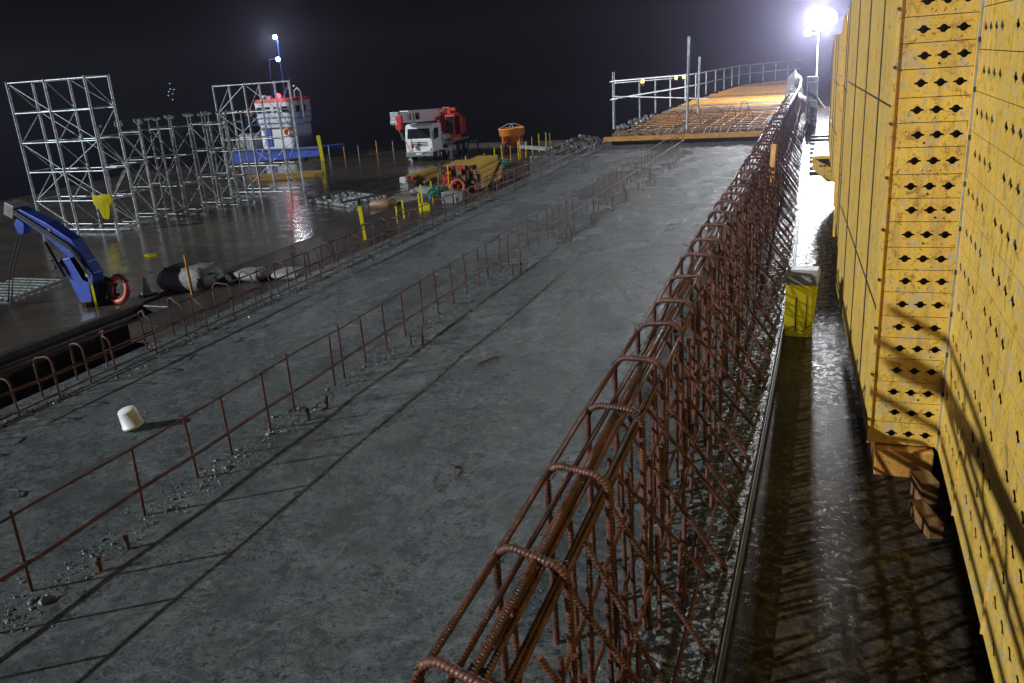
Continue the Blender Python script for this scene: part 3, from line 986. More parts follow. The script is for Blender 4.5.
for (x, y, zb, zt, lab) in [(-4.78, 30.3, .35, 3.48, 'taller galvanised tube standing at the platform front'), (-5.6, 38.5, .4, 2.75, 'shorter leaning tube standing behind the platform front')]:
    o = MB().tube([(x, y, zb), (x + .06, y, zt)], .042, 10).build('scaffold_tube', M['galv'])
    tag(o, lab, 'scaffold tube', 'tubes standing on the far platform')
for (y, lab) in [(36.3, 'small amber lamp on the guard rail, nearest of three'), (44.6, 'small amber lamp on the guard rail, middle of three'), (47.0, 'small amber lamp on the guard rail beside the tall tube')]:
    o = empty('warning_lamp', (plat_left(y) + .06, y, rail_z(y) - .10), 0, lab, 'warning lamp', 'amber lamps on the guard rail')
    MB().lathe((0, 0, 0), [(.005, -.09), (.07, -.06), (.09, 0), (.07, .06), (.005, .09)], 10).build('lens', M['amber_lamp'], o)
    MB().box((0, .02, -.13), (.12, .08, .10)).build('base', M['dark'], o)

# rubble heap left of the platform front
mb = MB()
rg = random.Random(5)
for k in range(220):
    a, r = rg.uniform(0, 2 * PI), rg.random() ** .5
    zz = (1 - r) * .55
    mb.lump((-9.7 + 1.6 * r * math.cos(a), 34.2 + 1.5 * r * math.sin(a), -.55 + zz), (rg.uniform(.04, .13), rg.uniform(.04, .13), rg.uniform(.03, .10)), 7, .3, rg)
tag(mb.build('rubble_heap', M['rubble']), 'dark wet rubble heap left of the platform front', 'rubble', None, 'stuff')
mb = MB().box((-9.7, 34.4, -2.1), (3.6, 3.6, 3.0))
tag(mb.build('pier_head', M['rubble'], None, .05), kind='structure')

# ------------------------------------------------------------------ deck clutter
bk = empty('bucket', (-6.0, 5.42, 0.012), .4, 'white plastic bucket lying upside down on the grey deck', 'bucket')
mb = MB()
mb.lathe((0, 0, 0), [(.001, .205), (.098, .205), (.105, .195), (.118, .03), (.126, .028), (.127, 0.0), (.119, 0.0)], 28)
bk.scale = (.78, .78, .86)
b = mb.build('body', M['white_plastic'], bk)
b.rotation_euler = (.10, -.16, 0)
b.location.z = .02
MB().tube([(.122, 0, .035), (.15, .03, .10), (.14, .05, .17), (.10, .03, .19)], .006, 6).build('handle', M['galv'], bk)

# ------------------------------------------------------------------ barge edge
rim = empty('barge_rim', (0, 0, 0), 0, 'worn steel rim and fender along the barge edge facing the bridge', 'barge rim')
MB().box((-20.93, 8, YARD + .06), (.30, 29, .22)).build('rim_plate', M['dark_steel'], rim, .03)
MB().box((-20.62, 8, YARD - .12), (.24, 29, .16)).build('fender', M['dark_steel'], rim, .03)
MB().box((-20.93, 46.5, YARD + .04), (.3, 46, .2)).build('rim_plate', M['dark_steel'], rim, .03)

blk = MB().box((-20.2, 21.4, YARD - .35), (1.9, 2.6, .9))
tag(blk.build('pontoon_block', M['dark_steel'], None, .03), 'dark steel pontoon block at the barge edge below the big bags', 'pontoon')

# big bags
def bag(name, c, s, label, seed, mat='sack'):
    rg = random.Random(seed)
    vs, fs = [], []
    n, rows = 16, 8
    for i in range(rows + 1):
        t = i / rows
        for j in range(n):
            a = 2 * PI * j / n
            e = 0.30
            ca, sa = math.cos(a), math.sin(a)
            x = math.copysign(abs(ca) ** e, ca)
            y = math.copysign(abs(sa) ** e, sa)
            w = (0.86 + .18 * math.sin(PI * min(1, t * 1.15))) * (1 if t < .9 else .84) * (1 + rg.uniform(-.04, .04))
            vs.append((c[0] + s[0] / 2 * x * w, c[1] + s[1] / 2 * y * w, c[2] + s[2] * t * (1 + rg.uniform(-.03, .03))))
    for i in range(rows):
        for j in range(n):
            j2 = (j + 1) % n
            fs.append((i * n + j, i * n + j2, (i + 1) * n + j2, (i + 1) * n + j))
    fs.append(tuple(range(rows * n, rows * n + n)))
    fs.append(tuple(reversed(range(n))))
    mb = MB().add(vs, fs, smooth=True)
    for (dx, dy) in (((-.3, -.3), (.3, -.3), (.3, .3), (-.3, .3)) if name == 'big_bag' else ()):
        p0 = Vector((c[0] + dx * s[0], c[1] + dy * s[1], c[2] + s[2] * .98))
        mb.tube([p0, p0 + Vector((dx * .5, 0, .05)), p0 + Vector((dx * .6, .12, -.06))], .018, 5)
    return tag(mb.build(name, M[mat]), label, 'sack', 'sacks at the barge edge')
bag('big_bag', (-20.5, 22.3, YARD + .08), (2.0, 1.3, .80), 'larger grey big bag behind the yellow post at the barge edge', 1)
bag('white_sack', (-18.6, 23.2, YARD + .22), (1.3, .9, .34), 'whiter of the two pale sacks behind the kerb hoops, left', 2, 'sack')
bag('white_sack', (-17.3, 23.6, YARD + .22), (1.2, 1.0, .28), 'pale sack behind the kerb hoops, right of its twin', 3, 'sack')
sheet('lower_ledge', [(-19.24, 18), (-15.6, 18), (-15.6, 60), (-20.5, 60), (-20.5, 24), (-19.24, 24)], YARD + .22, M['dark_steel'], .6)
cone = empty('traffic_cone', (-21.9, 21.6, YARD), 0, 'small pale traffic cone beside the big bag', 'cone')
MB().lathe((0, 0, 0), [(.2, .03), (.17, .06), (.03, .62), (.001, .63)], 14).build('cone_body', M['white_plastic'], cone)
MB().box((0, 0, .016), (.46, .46, .03)).build('cone_base', M['dark'], cone)

def post(x, y, z, h, r, lab, mat='bright_yellow', lean=(0, 0), group='yellow posts along the barge edge', black=False):
    o = empty('marker_post', (x, y, z), 0, lab, 'post', group)
    MB().tube([(0, 0, 0), (lean[0], lean[1], h)], r, 8).build('shaft', M[mat], o)
    if black:
        MB().tube([(lean[0], lean[1], h), (lean[0] * 1.1, lean[1] * 1.1, h + .28)], r * 1.25, 8).build('cap', M['dark'], o)
        MB().tube([(lean[0] * .5, lean[1] * .5, h * .42), (lean[0] * .56, lean[1] * .56, h * .47)], r * 1.12, 8).build('band', M['dark'], o)
    return o
post(-17.85, 29.6, YARD + .22, 1.42, .075, 'stout yellow post with a black cap by the kerb hoops', lean=(-.12, .1), group=None, black=True)
post(-19.85, 21.5, YARD + .1, 1.35, .045, 'thin ochre post in front of the big bag', 'timber_orange', group=None)
post(-22.55, 20.0, YARD, 1.25, .035, 'thin yellow post right beside the blue crane column', group=None)
post(-40.4, 61.8, YARD, 2.1, .15, 'fat leaning yellow post right of the white wheelhouse', lean=(-.2, .1), group=None)
for k in range(16):
    yv = 41.5 + k * 1.55 + rng.uniform(-.15, .15)
    post(-20.95 + (.9 if k < 3 else 0), yv, YARD + .1, rng.uniform(1.2, 1.5), .032, nth(k) + ' thin yellow post of the barge edge row, counted towards the orange hopper',
         'bright_yellow' if k % 3 else 'timber_orange', lean=(rng.uniform(-.06, .06), 0))
for k, (x, y, h) in enumerate([(-18.2, 33.2, .9), (-18.5, 34.4, 1.0), (-18.3, 35.7, 1.1), (-18.9, 37.2, 1.35), (-19.0, 38.6, 1.3)]):
    post(x, y, YARD + .22, h * .85, .035, nth(k) + ' stubby yellow post before the long beam stack, nearest first', lean=(-.05, .05), group='stubby yellow posts on the ledge')
for k, (x, y) in enumerate([(-40.8, 63.6), (-39.9, 64.6), (-39.0, 65.5), (-37.9, 66.8), (-36.9, 68), (-36, 69)]):
    post(x, y, YARD, rng.uniform(.8, 1.2), .06, nth(k) + ' far bollard post on the barge rim, counted from the wheelhouse', 'timber_orange' if k % 2 else 'galv_dull', group='bollard posts on the far barge rim')
rr_ = empty('far_rim', (0, 0, 0), 0, 'low dark rim along the far edge of the barge', 'barge rim')
mb = MB()
mb.bar((-21, 70, YARD + .1), (-36.5, 70, YARD + .1), .25, .3)
mb.bar((-36.5, 70, YARD + .1), (-43.5, 62, YARD + .1), .25, .3)
mb.bar((-43.5, 62, YARD + .1), (-56, 56, YARD + .1), .25, .3)
mb.build('rim_plate', M['dark_steel'], rr_)

# red hose ring
ring = empty('hose_ring', (-21.95, 20.5, YARD + .5), 0, 'red hose ring standing at the foot of the blue crane', 'hose ring')
pts = [(.36 * math.cos(2 * PI * k / 28), .10 * math.sin(2 * PI * k / 28), .40 * math.sin(2 * PI * k / 28)) for k in range(28)]
mb = MB().tube(pts, .10, 10, closed=True)
mb.build('ring', M['redring'], ring)
mb = MB()
for k in (3, 11, 18):
    a = 2 * PI * k / 28
    p = Vector((.36 * math.cos(a), .10 * math.sin(a), .40 * math.sin(a)))
    mb.tube([p * .97 + Vector((0, -.01, -.03)), p * 1.03 + Vector((0, .01, .05))], .112, 10)
mb.build('band', M['dark'], ring)
mb = MB()
rg = random.Random(9)
for k in range(16):
    mb.tube([(-22.5 + rg.uniform(-.25, .3), 20.4 + rg.uniform(-.2, .3), YARD + rg.uniform(.05, .4)), (-22.3 + rg.uniform(-.3, .3), 20.5 + rg.uniform(-.2, .2), YARD + rg.uniform(.3, 1.0))], rg.uniform(.02, .06), 6)
mb.lump((-22.6, 20.6, YARD + .4), (.4, .3, .45), 9, .25, rg)
tag(mb.build('winch_gear', M['dark']), 'dark tangled winch gear between blue crane and red ring', 'winch')

# blue knuckle crane
kc = empty('knuckle_crane', (-22.95, 20.2, YARD), 0, 'blue knuckle boom crane bending over the barge edge', 'crane')
# base column leaning, then boom up-left
mb = MB()
mb.prism([(-.28, 0.15), (.28, 0.15), (.42, 1.55), (.0, 1.75), (-.85, 1.55), (-.62, 1.25)], -.22, .22)
mb.build('column', M['blue'], kc, .03)
mb = MB()
mb.prism([(.48, 0.75), (.62, 1.15), (.02, 2.25), (-.9, 2.80), (-2.30, 3.42), (-2.36, 3.10), (-1.1, 2.36), (-.28, 1.62), (.06, .9)], -.22, .22)
mb.build('boom', M['blue'], kc, .03)
mb = MB().box((-2.36, 0, 3.24), (.42, .60, .46), mat=Matrix.Rotation(.42, 3, 'Y'))
mb.build('boom_head', M['grey'], kc, .03)
mb = MB().prism([(-2.25, 3.0), (-2.0, 2.75), (-2.12, 2.42), (-2.38, 2.38), (-2.5, 2.75)], -.14, .14)
mb.build('boom_tip', M['blue'], kc, .04)
MB().tube([(-.55, -.33, 1.05), (-1.05, -.33, 2.2)], .06, 8).build('ram', M['dark_steel'], kc)
for dz, yy in ((.10, -.30), (.17, -.31), (.24, -.30)):
    MB().tube([(.45, yy, 1.15 + dz - .1), (-.05, yy, 1.95 + dz - .1), (-.95, yy, 2.45 + dz - .1), (-2.15, yy, 3.12 + dz - .1)], .03, 6).build('hydraulic_hose', M['dark'], kc)
for (bx_, bz_) in ((.35, 1.1), (-.1, 2.0), (-.85, 2.55), (-2.1, 3.2)):
    MB().lathe((bx_, -.22, bz_), [(.001, -.03), (.08, -.03), (.09, .01)], 10, 'Y', False).build('pin', M['galv_dull'], kc)
mb = MB()
for dx in (0, .16):
    mb.tube([(-2.42 + dx, -.05, 2.5), (-2.9 + dx, -.4, 1.2), (-3.25 + dx, -.5, .1)], .022, 5)
mb.build('hoist_rope', M['dark'], kc)
mb = MB().lathe((0, 0, 0), [(.001, .2), (.42, .2), (.42, 0), (.001, 0)], 16, 'Z', False)
mb.build('slew_base', M['dark_steel'], kc)
mb = MB().lathe((-.95, -.3, 1.45), [(.001, -.08), (.16, -.08), (.16, .08), (.001, .08)], 12, 'Y', False)
mb.build('pivot', M['dark'], kc)

# grating sheet lying at the left
g = MB()
for k in range(9):
    g.bar((-29.2 + k * .28, 20.2, YARD + .05), (-29.6 + k * .28, 23.0, YARD + .05), .07, .05)
for k in range(8):
    g.bar((-29.3 - .05 * k, 20.3 + k * .36, YARD + .09), (-26.9 - .05 * k, 20.3 + k * .36, YARD + .09), .05, .03)
tag(g.build('steel_grating', M['galv_dull']), 'flat steel grating lying on the barge left of the blue crane', 'grating')

# ------------------------------------------------------------------ scaffolds
def scaffold(name, xs, ys, z0, z1, lifts, label, seed, u_heads=False, mat='galv', group=None):
    rg = random.Random(seed)
    t = empty(name, (xs[0], ys[0], z0), 0, label, 'scaffold', group)
    X = [x - xs[0] for x in xs]
    Y = [v - ys[0] for v in ys]
    H = z1 - z0
    lz = [0.12 + (H - .2) * k / lifts for k in range(lifts + 1)]
    for x in X:
        for yv in Y:
            MB().tube([(x, yv, 0), (x, yv, H)], .055 if u_heads else .07, 7).build('leg', M[mat], t)
            MB().box((x, yv, .015), (.2, .2, .03)).build('base_plate', M['galv_dull'], t)
            if u_heads:
                mb = MB().tube([(x, yv, H), (x, yv, H + .42)], .03, 6)
                mb.box((x, yv, H + .44), (.34, .2, .03))
                mb.box((x - .16, yv, H + .50), (.03, .2, .12))
                mb.box((x + .16, yv, H + .50), (.03, .2, .12))
                mb.build('fork_head', M['galv_dull'], t)
    for k, zz in enumerate(lz):
        for yv in Y:
            for a, b in zip(X, X[1:]):
                MB().tube([(a, yv, zz), (b, yv, zz)], .036, 6).build('ledger', M[mat], t)
        for x in X:
            for a, b in zip(Y, Y[1:]):
                MB().tube([(x, a, zz + .05), (x, b, zz + .05)], .036, 6).build('transom', M[mat], t)
    for k in range(lifts):
        for yi, yv in enumerate(Y):
            for bi, (a, b) in enumerate(zip(X, X[1:])):
                if rg.random() < .72:
                    p, q = ((a, lz[k]), (b, lz[k + 1])) if (k + bi + yi) % 2 else ((b, lz[k]), (a, lz[k + 1]))
                    MB().tube([(p[0], yv + .05, p[1]), (q[0], yv + .05, q[1])], .026, 5).build('brace', M[mat], t)
        for x in X:
            for a, b in zip(Y, Y[1:]):
                p, q = (a, b) if k % 2 else (b, a)
                MB().tube([(x + .05, p, lz[k]), (x + .05, q, lz[k + 1])], .026, 5).build('brace', M[mat], t)
    return t
scaffold('scaffold_tower', [-38.7, -36.2, -33.6], [32.1, 33.6], YARD, 3.85, 5, 'tallest bright scaffold tower at the left of the barge', 1)
scaffold('scaffold_tower', [-35.9, -33.6, -31.4], [44.0, 45.5], YARD, 3.0, 4, 'bright scaffold tower standing in front of the white wheelhouse', 2)
sg = 'low shoring towers between the two tall scaffolds'
scaffold('shoring_tower', [-36.6, -35.2], [36.6, 38.0], YARD, .95, 3, 'low shoring tower directly behind the tallest scaffold', 3, True, 'galv_dull', sg)
scaffold('shoring_tower', [-34.3, -32.8], [36.4, 37.9], YARD, 1.05, 3, 'low shoring tower left of centre in its row', 4, True, 'galv_dull', sg)
scaffold('shoring_tower', [-33.2, -31.7], [39.3, 40.8], YARD, 1.0, 3, 'low shoring tower nearest the wheelhouse scaffold', 5, True, 'galv_dull', sg)

scaffold('shoring_tower', [-35.0, -33.5], [40.2, 41.7], YARD, 1.0, 3, 'low shoring tower in the back middle of its row', 7, True, 'galv_dull', sg)
scaffold('shoring_tower', [-35.6, -34.2], [34.2, 35.6], YARD, .9, 3, 'low shoring tower overlapping the tallest scaffold', 8, True, 'galv_dull', sg)
# yellow jacket hanging from the scaffold
mb = MB()
rg = random.Random(2)
def cloth(mb, c, pts2, th, rg):
    n = len(pts2)
    front = [(c[0] + a, c[1] - th + rg.uniform(-.03, .03), c[2] + b) for a, b in pts2]
    back = [(c[0] + a, c[1] + th + rg.uniform(-.03, .03), c[2] + b) for a, b in pts2]
    cf = (c[0], c[1] - th * 1.4, c[2])
    cb = (c[0], c[1] + th * 1.5, c[2])
    vs = front + back + [cf, cb]
    fs = []
    for i in range(n):
        j = (i + 1) % n
        fs += [(i, j, 2 * n), (n + j, n + i, 2 * n + 1), (i, n + i, n + j, j)]
    mb.add(vs, fs)
cloth(mb, (-33.9, 31.86, -2.25), [(-.55, .45), (-.2, .38), (.1, .5), (.45, .42), (.58, .1), (.38, .0), (.30, .15), (.25, -.3), (.12, -.75), (-.1, -.68), (-.22, -.3), (-.48, .0)], .10, rg)
tag(mb.build('yellow_jacket', M['bright_yellow']), 'yellow waterproof jacket hanging on the tall scaffold tower', 'jacket')
tag(MB().lump((-26.9, 27.2, YARD + .04), (.32, .26, .06), 10, .2, random.Random(4)).build('yellow_rag', M['bright_yellow']), 'crumpled yellow rag lying on the wet barge deck', 'rag')

# ------------------------------------------------------------------ boat behind the barge
bt = empty('workboat', (-49.0, 69.5, SEA), 0, 'blue and white workboat with a round-cornered wheelhouse behind the scaffold', 'boat')
mb = MB()
prof = [(-5.8, 0), (-5.6, -2.0), (4.6, -2.0), (6.2, 0), (4.6, 2.2), (-5.6, 2.2)]
mb.prism(prof, -.5, 2.25, 'XY')
mb.build('hull', M['blue'], bt, .05)
mb = MB().prism([(-5.85, 0), (-5.65, -2.08), (4.65, -2.08), (6.3, 0), (4.65, 2.28), (-5.65, 2.28)], 2.05, 2.2, 'XY')
mb.build('rubbing_strake', M['dark'], bt)
def house(mb, w, d, z0, z1, r, w1=None, d1=None, n=6):
    def loop(w, d, z):
        out = []
        for cxs, cys, a0 in ((1, 1, 0), (-1, 1, PI / 2), (-1, -1, PI), (1, -1, 1.5 * PI)):
            for k in range(n + 1):
                a = a0 + PI / 2 * k / n
                out.append((cxs * (w / 2 - r) + r * math.cos(a), cys * (d / 2 - r) + r * math.sin(a), z))
        return out
    A, B = loop(w, d, z0), loop(w1 or w, d1 or d, z1)
    L = len(A)
    mb.add(A + B, [(i, (i + 1) % L, L + (i + 1) % L, L + i) for i in range(L)] + [tuple(range(L, 2 * L)), tuple(reversed(range(L)))])
mb = MB()
house(mb, 4.0, 3.3, 2.25, 4.2, .6)
house(mb, 4.0, 3.3, 4.2, 4.75, .7, 4.4, 3.5)
house(mb, 4.4, 3.5, 4.752, 6.45, .8, 4.5, 3.6)
wh = mb.build('wheelhouse', M['white'], bt)
mb = MB()
house(mb, 4.6, 3.7, 6.453, 6.72, .8, 4.3, 3.4)
mb.build('roof', M['red'], bt)
for x in (-1.4, -.5, .45, 1.35):
    MB().box((x, -1.775, 5.75), (.62, .06, .55)).build('window', M['glass'], bt, .02)
for y in (-.9, .1):
    MB().box((2.22, y, 5.75), (.07, .62, .55)).build('window', M['glass'], bt, .02)
MB().box((-.9, -1.68, 3.2), (.75, .08, 1.6)).build('door', M['blue'], bt, .02)
mb = MB()
for zz in (5.0, 5.5):
    mb.tube([(-2.75, -2.3, zz), (3.6, -2.3, zz), (3.6, 1.5, zz)], .03, 6)
for x in (-2.7, -1.4, -.1, 1.2, 2.5, 3.6):
    mb.tube([(x, -2.3, 4.45), (x, -2.3, 5.5)], .028, 6)
mb.bar((-2.75, -2.2, 4.5), (3.6, -2.2, 4.5), .16, .06)
mb.bar((3.35, -2.3, 4.5), (3.35, 1.5, 4.5), .5, .06)
mb.build('gallery_rail', M['blue'], bt)
lb = [(.30 * math.cos(2 * PI * k / 20), 0, .30 * math.sin(2 * PI * k / 20)) for k in range(20)]
MB().tube([(1.3 + a, -1.74, 3.7 + c) for a, b, c in lb], .085, 8, closed=True).build('lifebuoy', M['orange'], bt)
MB().tube([(-2.55 + a, -1.85, 5.6 + c) for a, b, c in lb], .085, 8, closed=True).build('lifebuoy', M['orange'], bt)
MB().tube([(0.3, .2, 6.7), (0.3, .2, 12.1)], [.085, .05], 8).build('mast', M['blue'], bt)
mb = MB().tube([(-1.0, .2, 10.25), (.5, .2, 10.25)], .04, 6)
mb.tube([(-.9, .2, 10.25), (-1.05, .2, 8.3), (-1.15, .2, 6.7)], .022, 5)
mb.tube([(.3, .2, 9.6), (1.5, .2, 8.2), (1.9, .2, 6.7)], .022, 5)
mb.build('mast_rigging', M['blue'], bt)
for (x, z) in ((.25, 12.15), (.22, 10.2)):
    MB().lathe((x, .0, z), [(.01, -.2), (.14, -.14), (.2, 0), (.14, .14), (.01, .2)], 12).build('mast_lamp', M['mast_lamp'], bt)
MB().lathe((1.55, -.05, 7.75), [(.01, -.1), (.08, 0), (.01, .1)], 8).build('mast_lamp', M['far_lamp'], bt)
MB().lathe((.75, -1.55, 6.95), [(.01, -.24), (.2, -.16), (.25, 0), (.2, .16), (.01, .24)], 12).build('signal_lamp', M['red_lamp'], bt)
MB().tube([(2.2, -1.0, 6.7), (2.2, -1.0, 7.3), (2.55, -1.0, 7.55), (2.9, -1.0, 7.2), (2.9, -1.0, 4.9)], .1, 8).build('vent_pipe', M['galv_dull'], bt)
mb = MB()
mb.lathe((-1.2, -1.0, 6.9), [(.02, -.15), (.22, -.1), (.22, .15), (.02, .2)], 10)
mb.box((-.5, -1.2, 6.85), (.4, .35, .3))
mb.build('roof_gear', M['galv'], bt)
mb = MB()
for k in range(7):
    mb.tube([(-5.4 + k * .45, -1.95, 2.25), (-5.4 + k * .45, -1.95, 3.2)], .04, 6)
mb.tube([(-5.4, -1.95, 3.2), (-2.6, -1.95, 3.2)], .04, 6)
mb.box((-4.4, .2, 2.9), (1.6, 1.6, 1.3))
mb.build('aft_gear', M['galv_dull'], bt)
def lamp_light(name, loc, energy, col, size, parent):
    l = bpy.data.lights.new(name, 'POINT')
    l.energy, l.color, l.shadow_soft_size = energy, col, size
    o = bpy.data.objects.new(name, l)
    COL.objects.link(o)
    o.parent = parent
    o.location = loc
lamp_light('mast_light', (.25, -.5, 12.1), 500, (.85, .93, 1), .2, bt)
lamp_light('signal_light', (.75, -2.1, 7.0), 18, (1, .05, .06), .2, bt)
# deck lumber beside the boat
for k, (x, y, l, rz) in enumerate([(-37.6, 52.5, 5.5, .35), (-36.2, 50.4, 4.2, .42)]):
    o = MB().box((x, y, YARD + .12), (l, .3, .22), rz).build('loose_beam', M['yellow_beam'], None, .02)
    tag(o, ('longer' if k == 0 else 'shorter') + ' yellow beam lying on the barge below the wheelhouse', 'beam', 'loose yellow beams by the boat')

# ------------------------------------------------------------------ truck crane
tr = empty('truck_crane', (-29.75, 59.0, YARD), 0.03, 'white and red truck crane parked facing the camera on the barge', 'truck crane')
mb = MB()
mb.prism([(0.0, .75), (0.0, 1.75), (.22, 2.85), (.45, 2.95), (2.0, 2.95), (2.1, 2.85), (2.1, .75)], -1.22, 1.22, 'YZ')
mb.build('cab', M['white'], tr, .06)
mb = MB()
mb.add([(-1.02, .045, 1.85), (1.02, .045 , 1.85), (.98, .19, 2.62), (-.98, .19, 2.62)] + [(-1.02, .005, 1.85), (1.02, .005, 1.85), (.98, .155, 2.62), (-.98, .155, 2.62)],
       [(0, 1, 2, 3), (7, 6, 5, 4), (0, 4, 5, 1), (1, 5, 6, 2), (2, 6, 7, 3), (3, 7, 4, 0)])
mb.build('windscreen', M['glass'], tr)
for s in (-1, 1):
    mb = MB().prism([(.35, 1.8), (1.35, 1.8), (1.35, 2.6), (.5, 2.6)], s * 1.20, s * 1.235, 'YZ')
    mb.build('side_window', M['glass'], tr)
    MB().box((s * .88, -.03, .98), (.34, .08, .2)).build('headlight', M['white_plastic'], tr, .01)
    mb = MB().tube([(s * 1.22, .2, 2.4), (s * 1.5, .05, 2.35), (s * 1.5, .05, 1.75)], .025, 6)
    mb.box((s * 1.5, .05, 2.05), (.2, .08, .48))
    mb.build('mirror', M['dark'], tr)
mb = MB()
for k in range(3):
    mb.box((0, -.015, 1.28 + k * .13), (1.5, .04, .055))
mb.build('grille', M['dark'], tr)
MB().box((.0, -.04, 1.36), (.22, .03, .2)).build('badge', M['dark_steel'], tr)
mb = MB().box((0, -.02, .62), (2.45, .22, .36))
mb.build('bumper', M['grey'], tr, .03)
mb = MB().box((0, -.14, .66), (.6, .02, .14))
mb.build('number_plate', M['white_plastic'], tr)
mb = MB().box((0, 4.9, .85), (1.0, 8.2, .35))
mb.box((0, 5.3, 1.15), (2.3, 6.2, .16))
mb.build('chassis', M['galv_dull'], tr)
for (y) in (1.1, 2.9, 6.2, 7.55):
    for s in (-1, 1):
        w = MB().lathe((s * 1.04, y, .52), [(.28, -.15), (.48, -.15), (.52, -.1), (.52, .1), (.48, .15), (.28, .15)], 20, 'X').build('wheel', M['dark'], tr)
        MB().lathe((s * 1.04, y, .52), [(.001, -.06), (.14, -.1), (.28, -.13), (.28, .13), (.14, .1), (.001, .06)], 16, 'X').build('rim', M['galv'], w)
for (y) in (2.2, 8.6):
    for s in (-1, 1):
        mb = MB().box((s * 1.5, y, .75), (.7, .18, .2))
        mb.box((s * 1.85, y, .55), (.16, .16, 1.0))
        mb.box((s * 1.85, y, .03), (.4, .4, .06))
        mb.build('outrigger', M['galv'], tr)
tr.scale = (.93, .93, .95)
# slewing deck, boom over the cab, operator cab
mb = MB().lathe((0, 4.6, 1.23), [(.001, .35), (.8, .35), (.8, 0), (.001, 0)], 20, 'Z', False)
mb.build('turntable', M['dark_steel'], tr)
mb = MB()
mb.prism([(3.2, 1.5), (3.2, 2.4), (4.0, 3.3), (5.8, 3.5), (6.9, 3.0), (6.9, 1.6)], .35, 1.3, 'YZ')
mb.build('upper_body', M['red'], tr, .06)
mb = MB().box((.2, 6.9, 2.3), (2.3, 1.1, 1.3))
mb.build('counterweight', M['red'], tr, .08)
mb = MB().prism([(2.7, 1.5), (2.55, 2.3), (2.9, 3.45), (4.1, 3.5), (4.1, 1.5)], 1.32, 2.15, 'YZ')
oc = mb.build('operator_cab', M['red'], tr, .04)
mb = MB()
mb.prism([(2.65, 1.8), (2.50, 2.3), (2.83, 3.3), (2.87, 3.3), (2.56, 2.3), (2.71, 1.8)], 1.38, 2.09, 'YZ')
mb.prism([(2.85, 1.8), (2.75, 2.3), (3.0, 3.3), (3.95, 3.3), (3.95, 1.8)], 2.152, 2.17, 'YZ')
mb.build('cab_glass', M['glass'], oc)
mb = MB()
mb.bar((-.15, 7.3, 3.30), (-.9, -.4, 3.62), .85, .95)
mb.build('boom', M['white'], tr, .05)
mb = MB()
mb.bar((-.84, -.2, 3.62), (-.98, -1.5, 3.66), .7, .8)
mb.build('inner_boom', M['white'], tr, .04)
mb = MB().box((-1.05, -1.7, 3.62), (.75, .4, .95))
mb.lathe((-1.05, -1.95, 3.3), [(.001, -.3), (.22, -.3), (.22, .3), (.001, .3)], 12, 'X', False)
mb.build('boom_head', M['galv'], tr, .03)
mb = MB().box((-.25, -.62, 3.62), (.1, .06, .5))
mb.box((.05, .1, 3.62), (.35, .08, .55))
mb.build('boom_mark', M['dark'], tr)
mb = MB().tube([(-.75, -2.0, 3.3), (-.72, -1.9, 2.6), (-.55, -.6, 1.0)], .03, 6)
mb.build('hook_rope', M['galv'], tr)
mb = MB().box((-.62, -1.95, 3.3), (.55, .3, 1.05))
mb.lathe((-.62, -2.12, 3.0), [(.001, -.1), (.3, -.1), (.3, .1), (.001, .1)], 14, 'Y', False)
mb.build('hook_block', M['red'], tr, .05)
mb = MB().tube([(-.5, -.32, 1.9), (-.5, -.33, 1.35)], .035, 6)
mb.lathe((-.5, -.25, 1.3), [(.01, -.22), (.13, -.12), (.13, .08), (.02, .2)], 10)
mb.build('hook', M['red'], tr)
mb = MB()
mb.box((.85, 4.9, 3.55), (.5, .9, .25))
mb.lathe((.8, 5.7, 3.65), [(.001, -.35), (.22, -.35), (.22, .35), (.001, .35)], 14, 'X', False)
mb.tube([(.5, 4.2, 3.4), (.5, 4.4, 3.95), (1.2, 4.4, 3.95), (1.2, 4.2, 3.4)], .06, 6)
mb.build('winch', M['red'], tr)
mb = MB().lathe((1.5, 2.2, 1.75), [(.001, -.4), (.25, -.4), (.25, .4), (.001, .4)], 12, 'Y', False)
mb.box((.9, 2.45, 1.5), (.6, .5, .6))
mb.build('tank', M['galv'], tr)
MB().box((1.95, 6.88, 2.9), (.02, .02, .02)).build('lamp', M['white_plastic'], tr)
MB().lathe((1.31, 6.0, 3.0), [(.001, -.06), (.09, -.05), (.1, .0), (.001, .05)], 10, 'X').build('work_lamp', M['mast_lamp'], tr)

# ------------------------------------------------------------------ orange concrete hopper
hp_ = empty('concrete_hopper', (-24.1, 64.4, YARD), .2, 'orange concrete hopper on four legs at the far barge edge', 'hopper')
mb = MB().lathe((0, 0, 0), [(.20, .42), (.26, .42), (.98, 1.28), (1.04, 1.30), (1.04, 1.78), (1.08, 1.80), (1.08, 1.86), (.98, 1.86), (.95, 1.32), (.22, .5)], 28)
mb.build('cone', M['orange'], hp_)
for a in range(4):
    t = PI / 4 + a * PI / 2
    x, y = .95 * math.cos(t), .95 * math.sin(t)
    mb = MB().bar((x, y, 0), (x, y, 1.75), .11, .11)
    mb.build('leg', M['orange'], hp_)
    MB().bar((x, y, .55), (x * .55, y * .55, .95), .06, .06).build('strut', M['orange'], hp_)
mb = MB().lathe((0, 0, .3), [(.001, 0), (.24, 0), (.24, .14), (.001, .14)], 14, 'Z', False)
mb.build('gate', M['red'], hp_)
mb = MB()
for a in range(2):
    t = a * PI / 2 + .3
    mb.tube([(1.0 * math.cos(t), 1.0 * math.sin(t), 1.86), (.3 * math.cos(t), .3 * math.sin(t), 2.18), (-.3 * math.cos(t), -.3 * math.sin(t), 2.18), (-1.0 * math.cos(t), -1.0 * math.sin(t), 1.86)], .035, 6)
mb.build('bail', M['galv'], hp_)

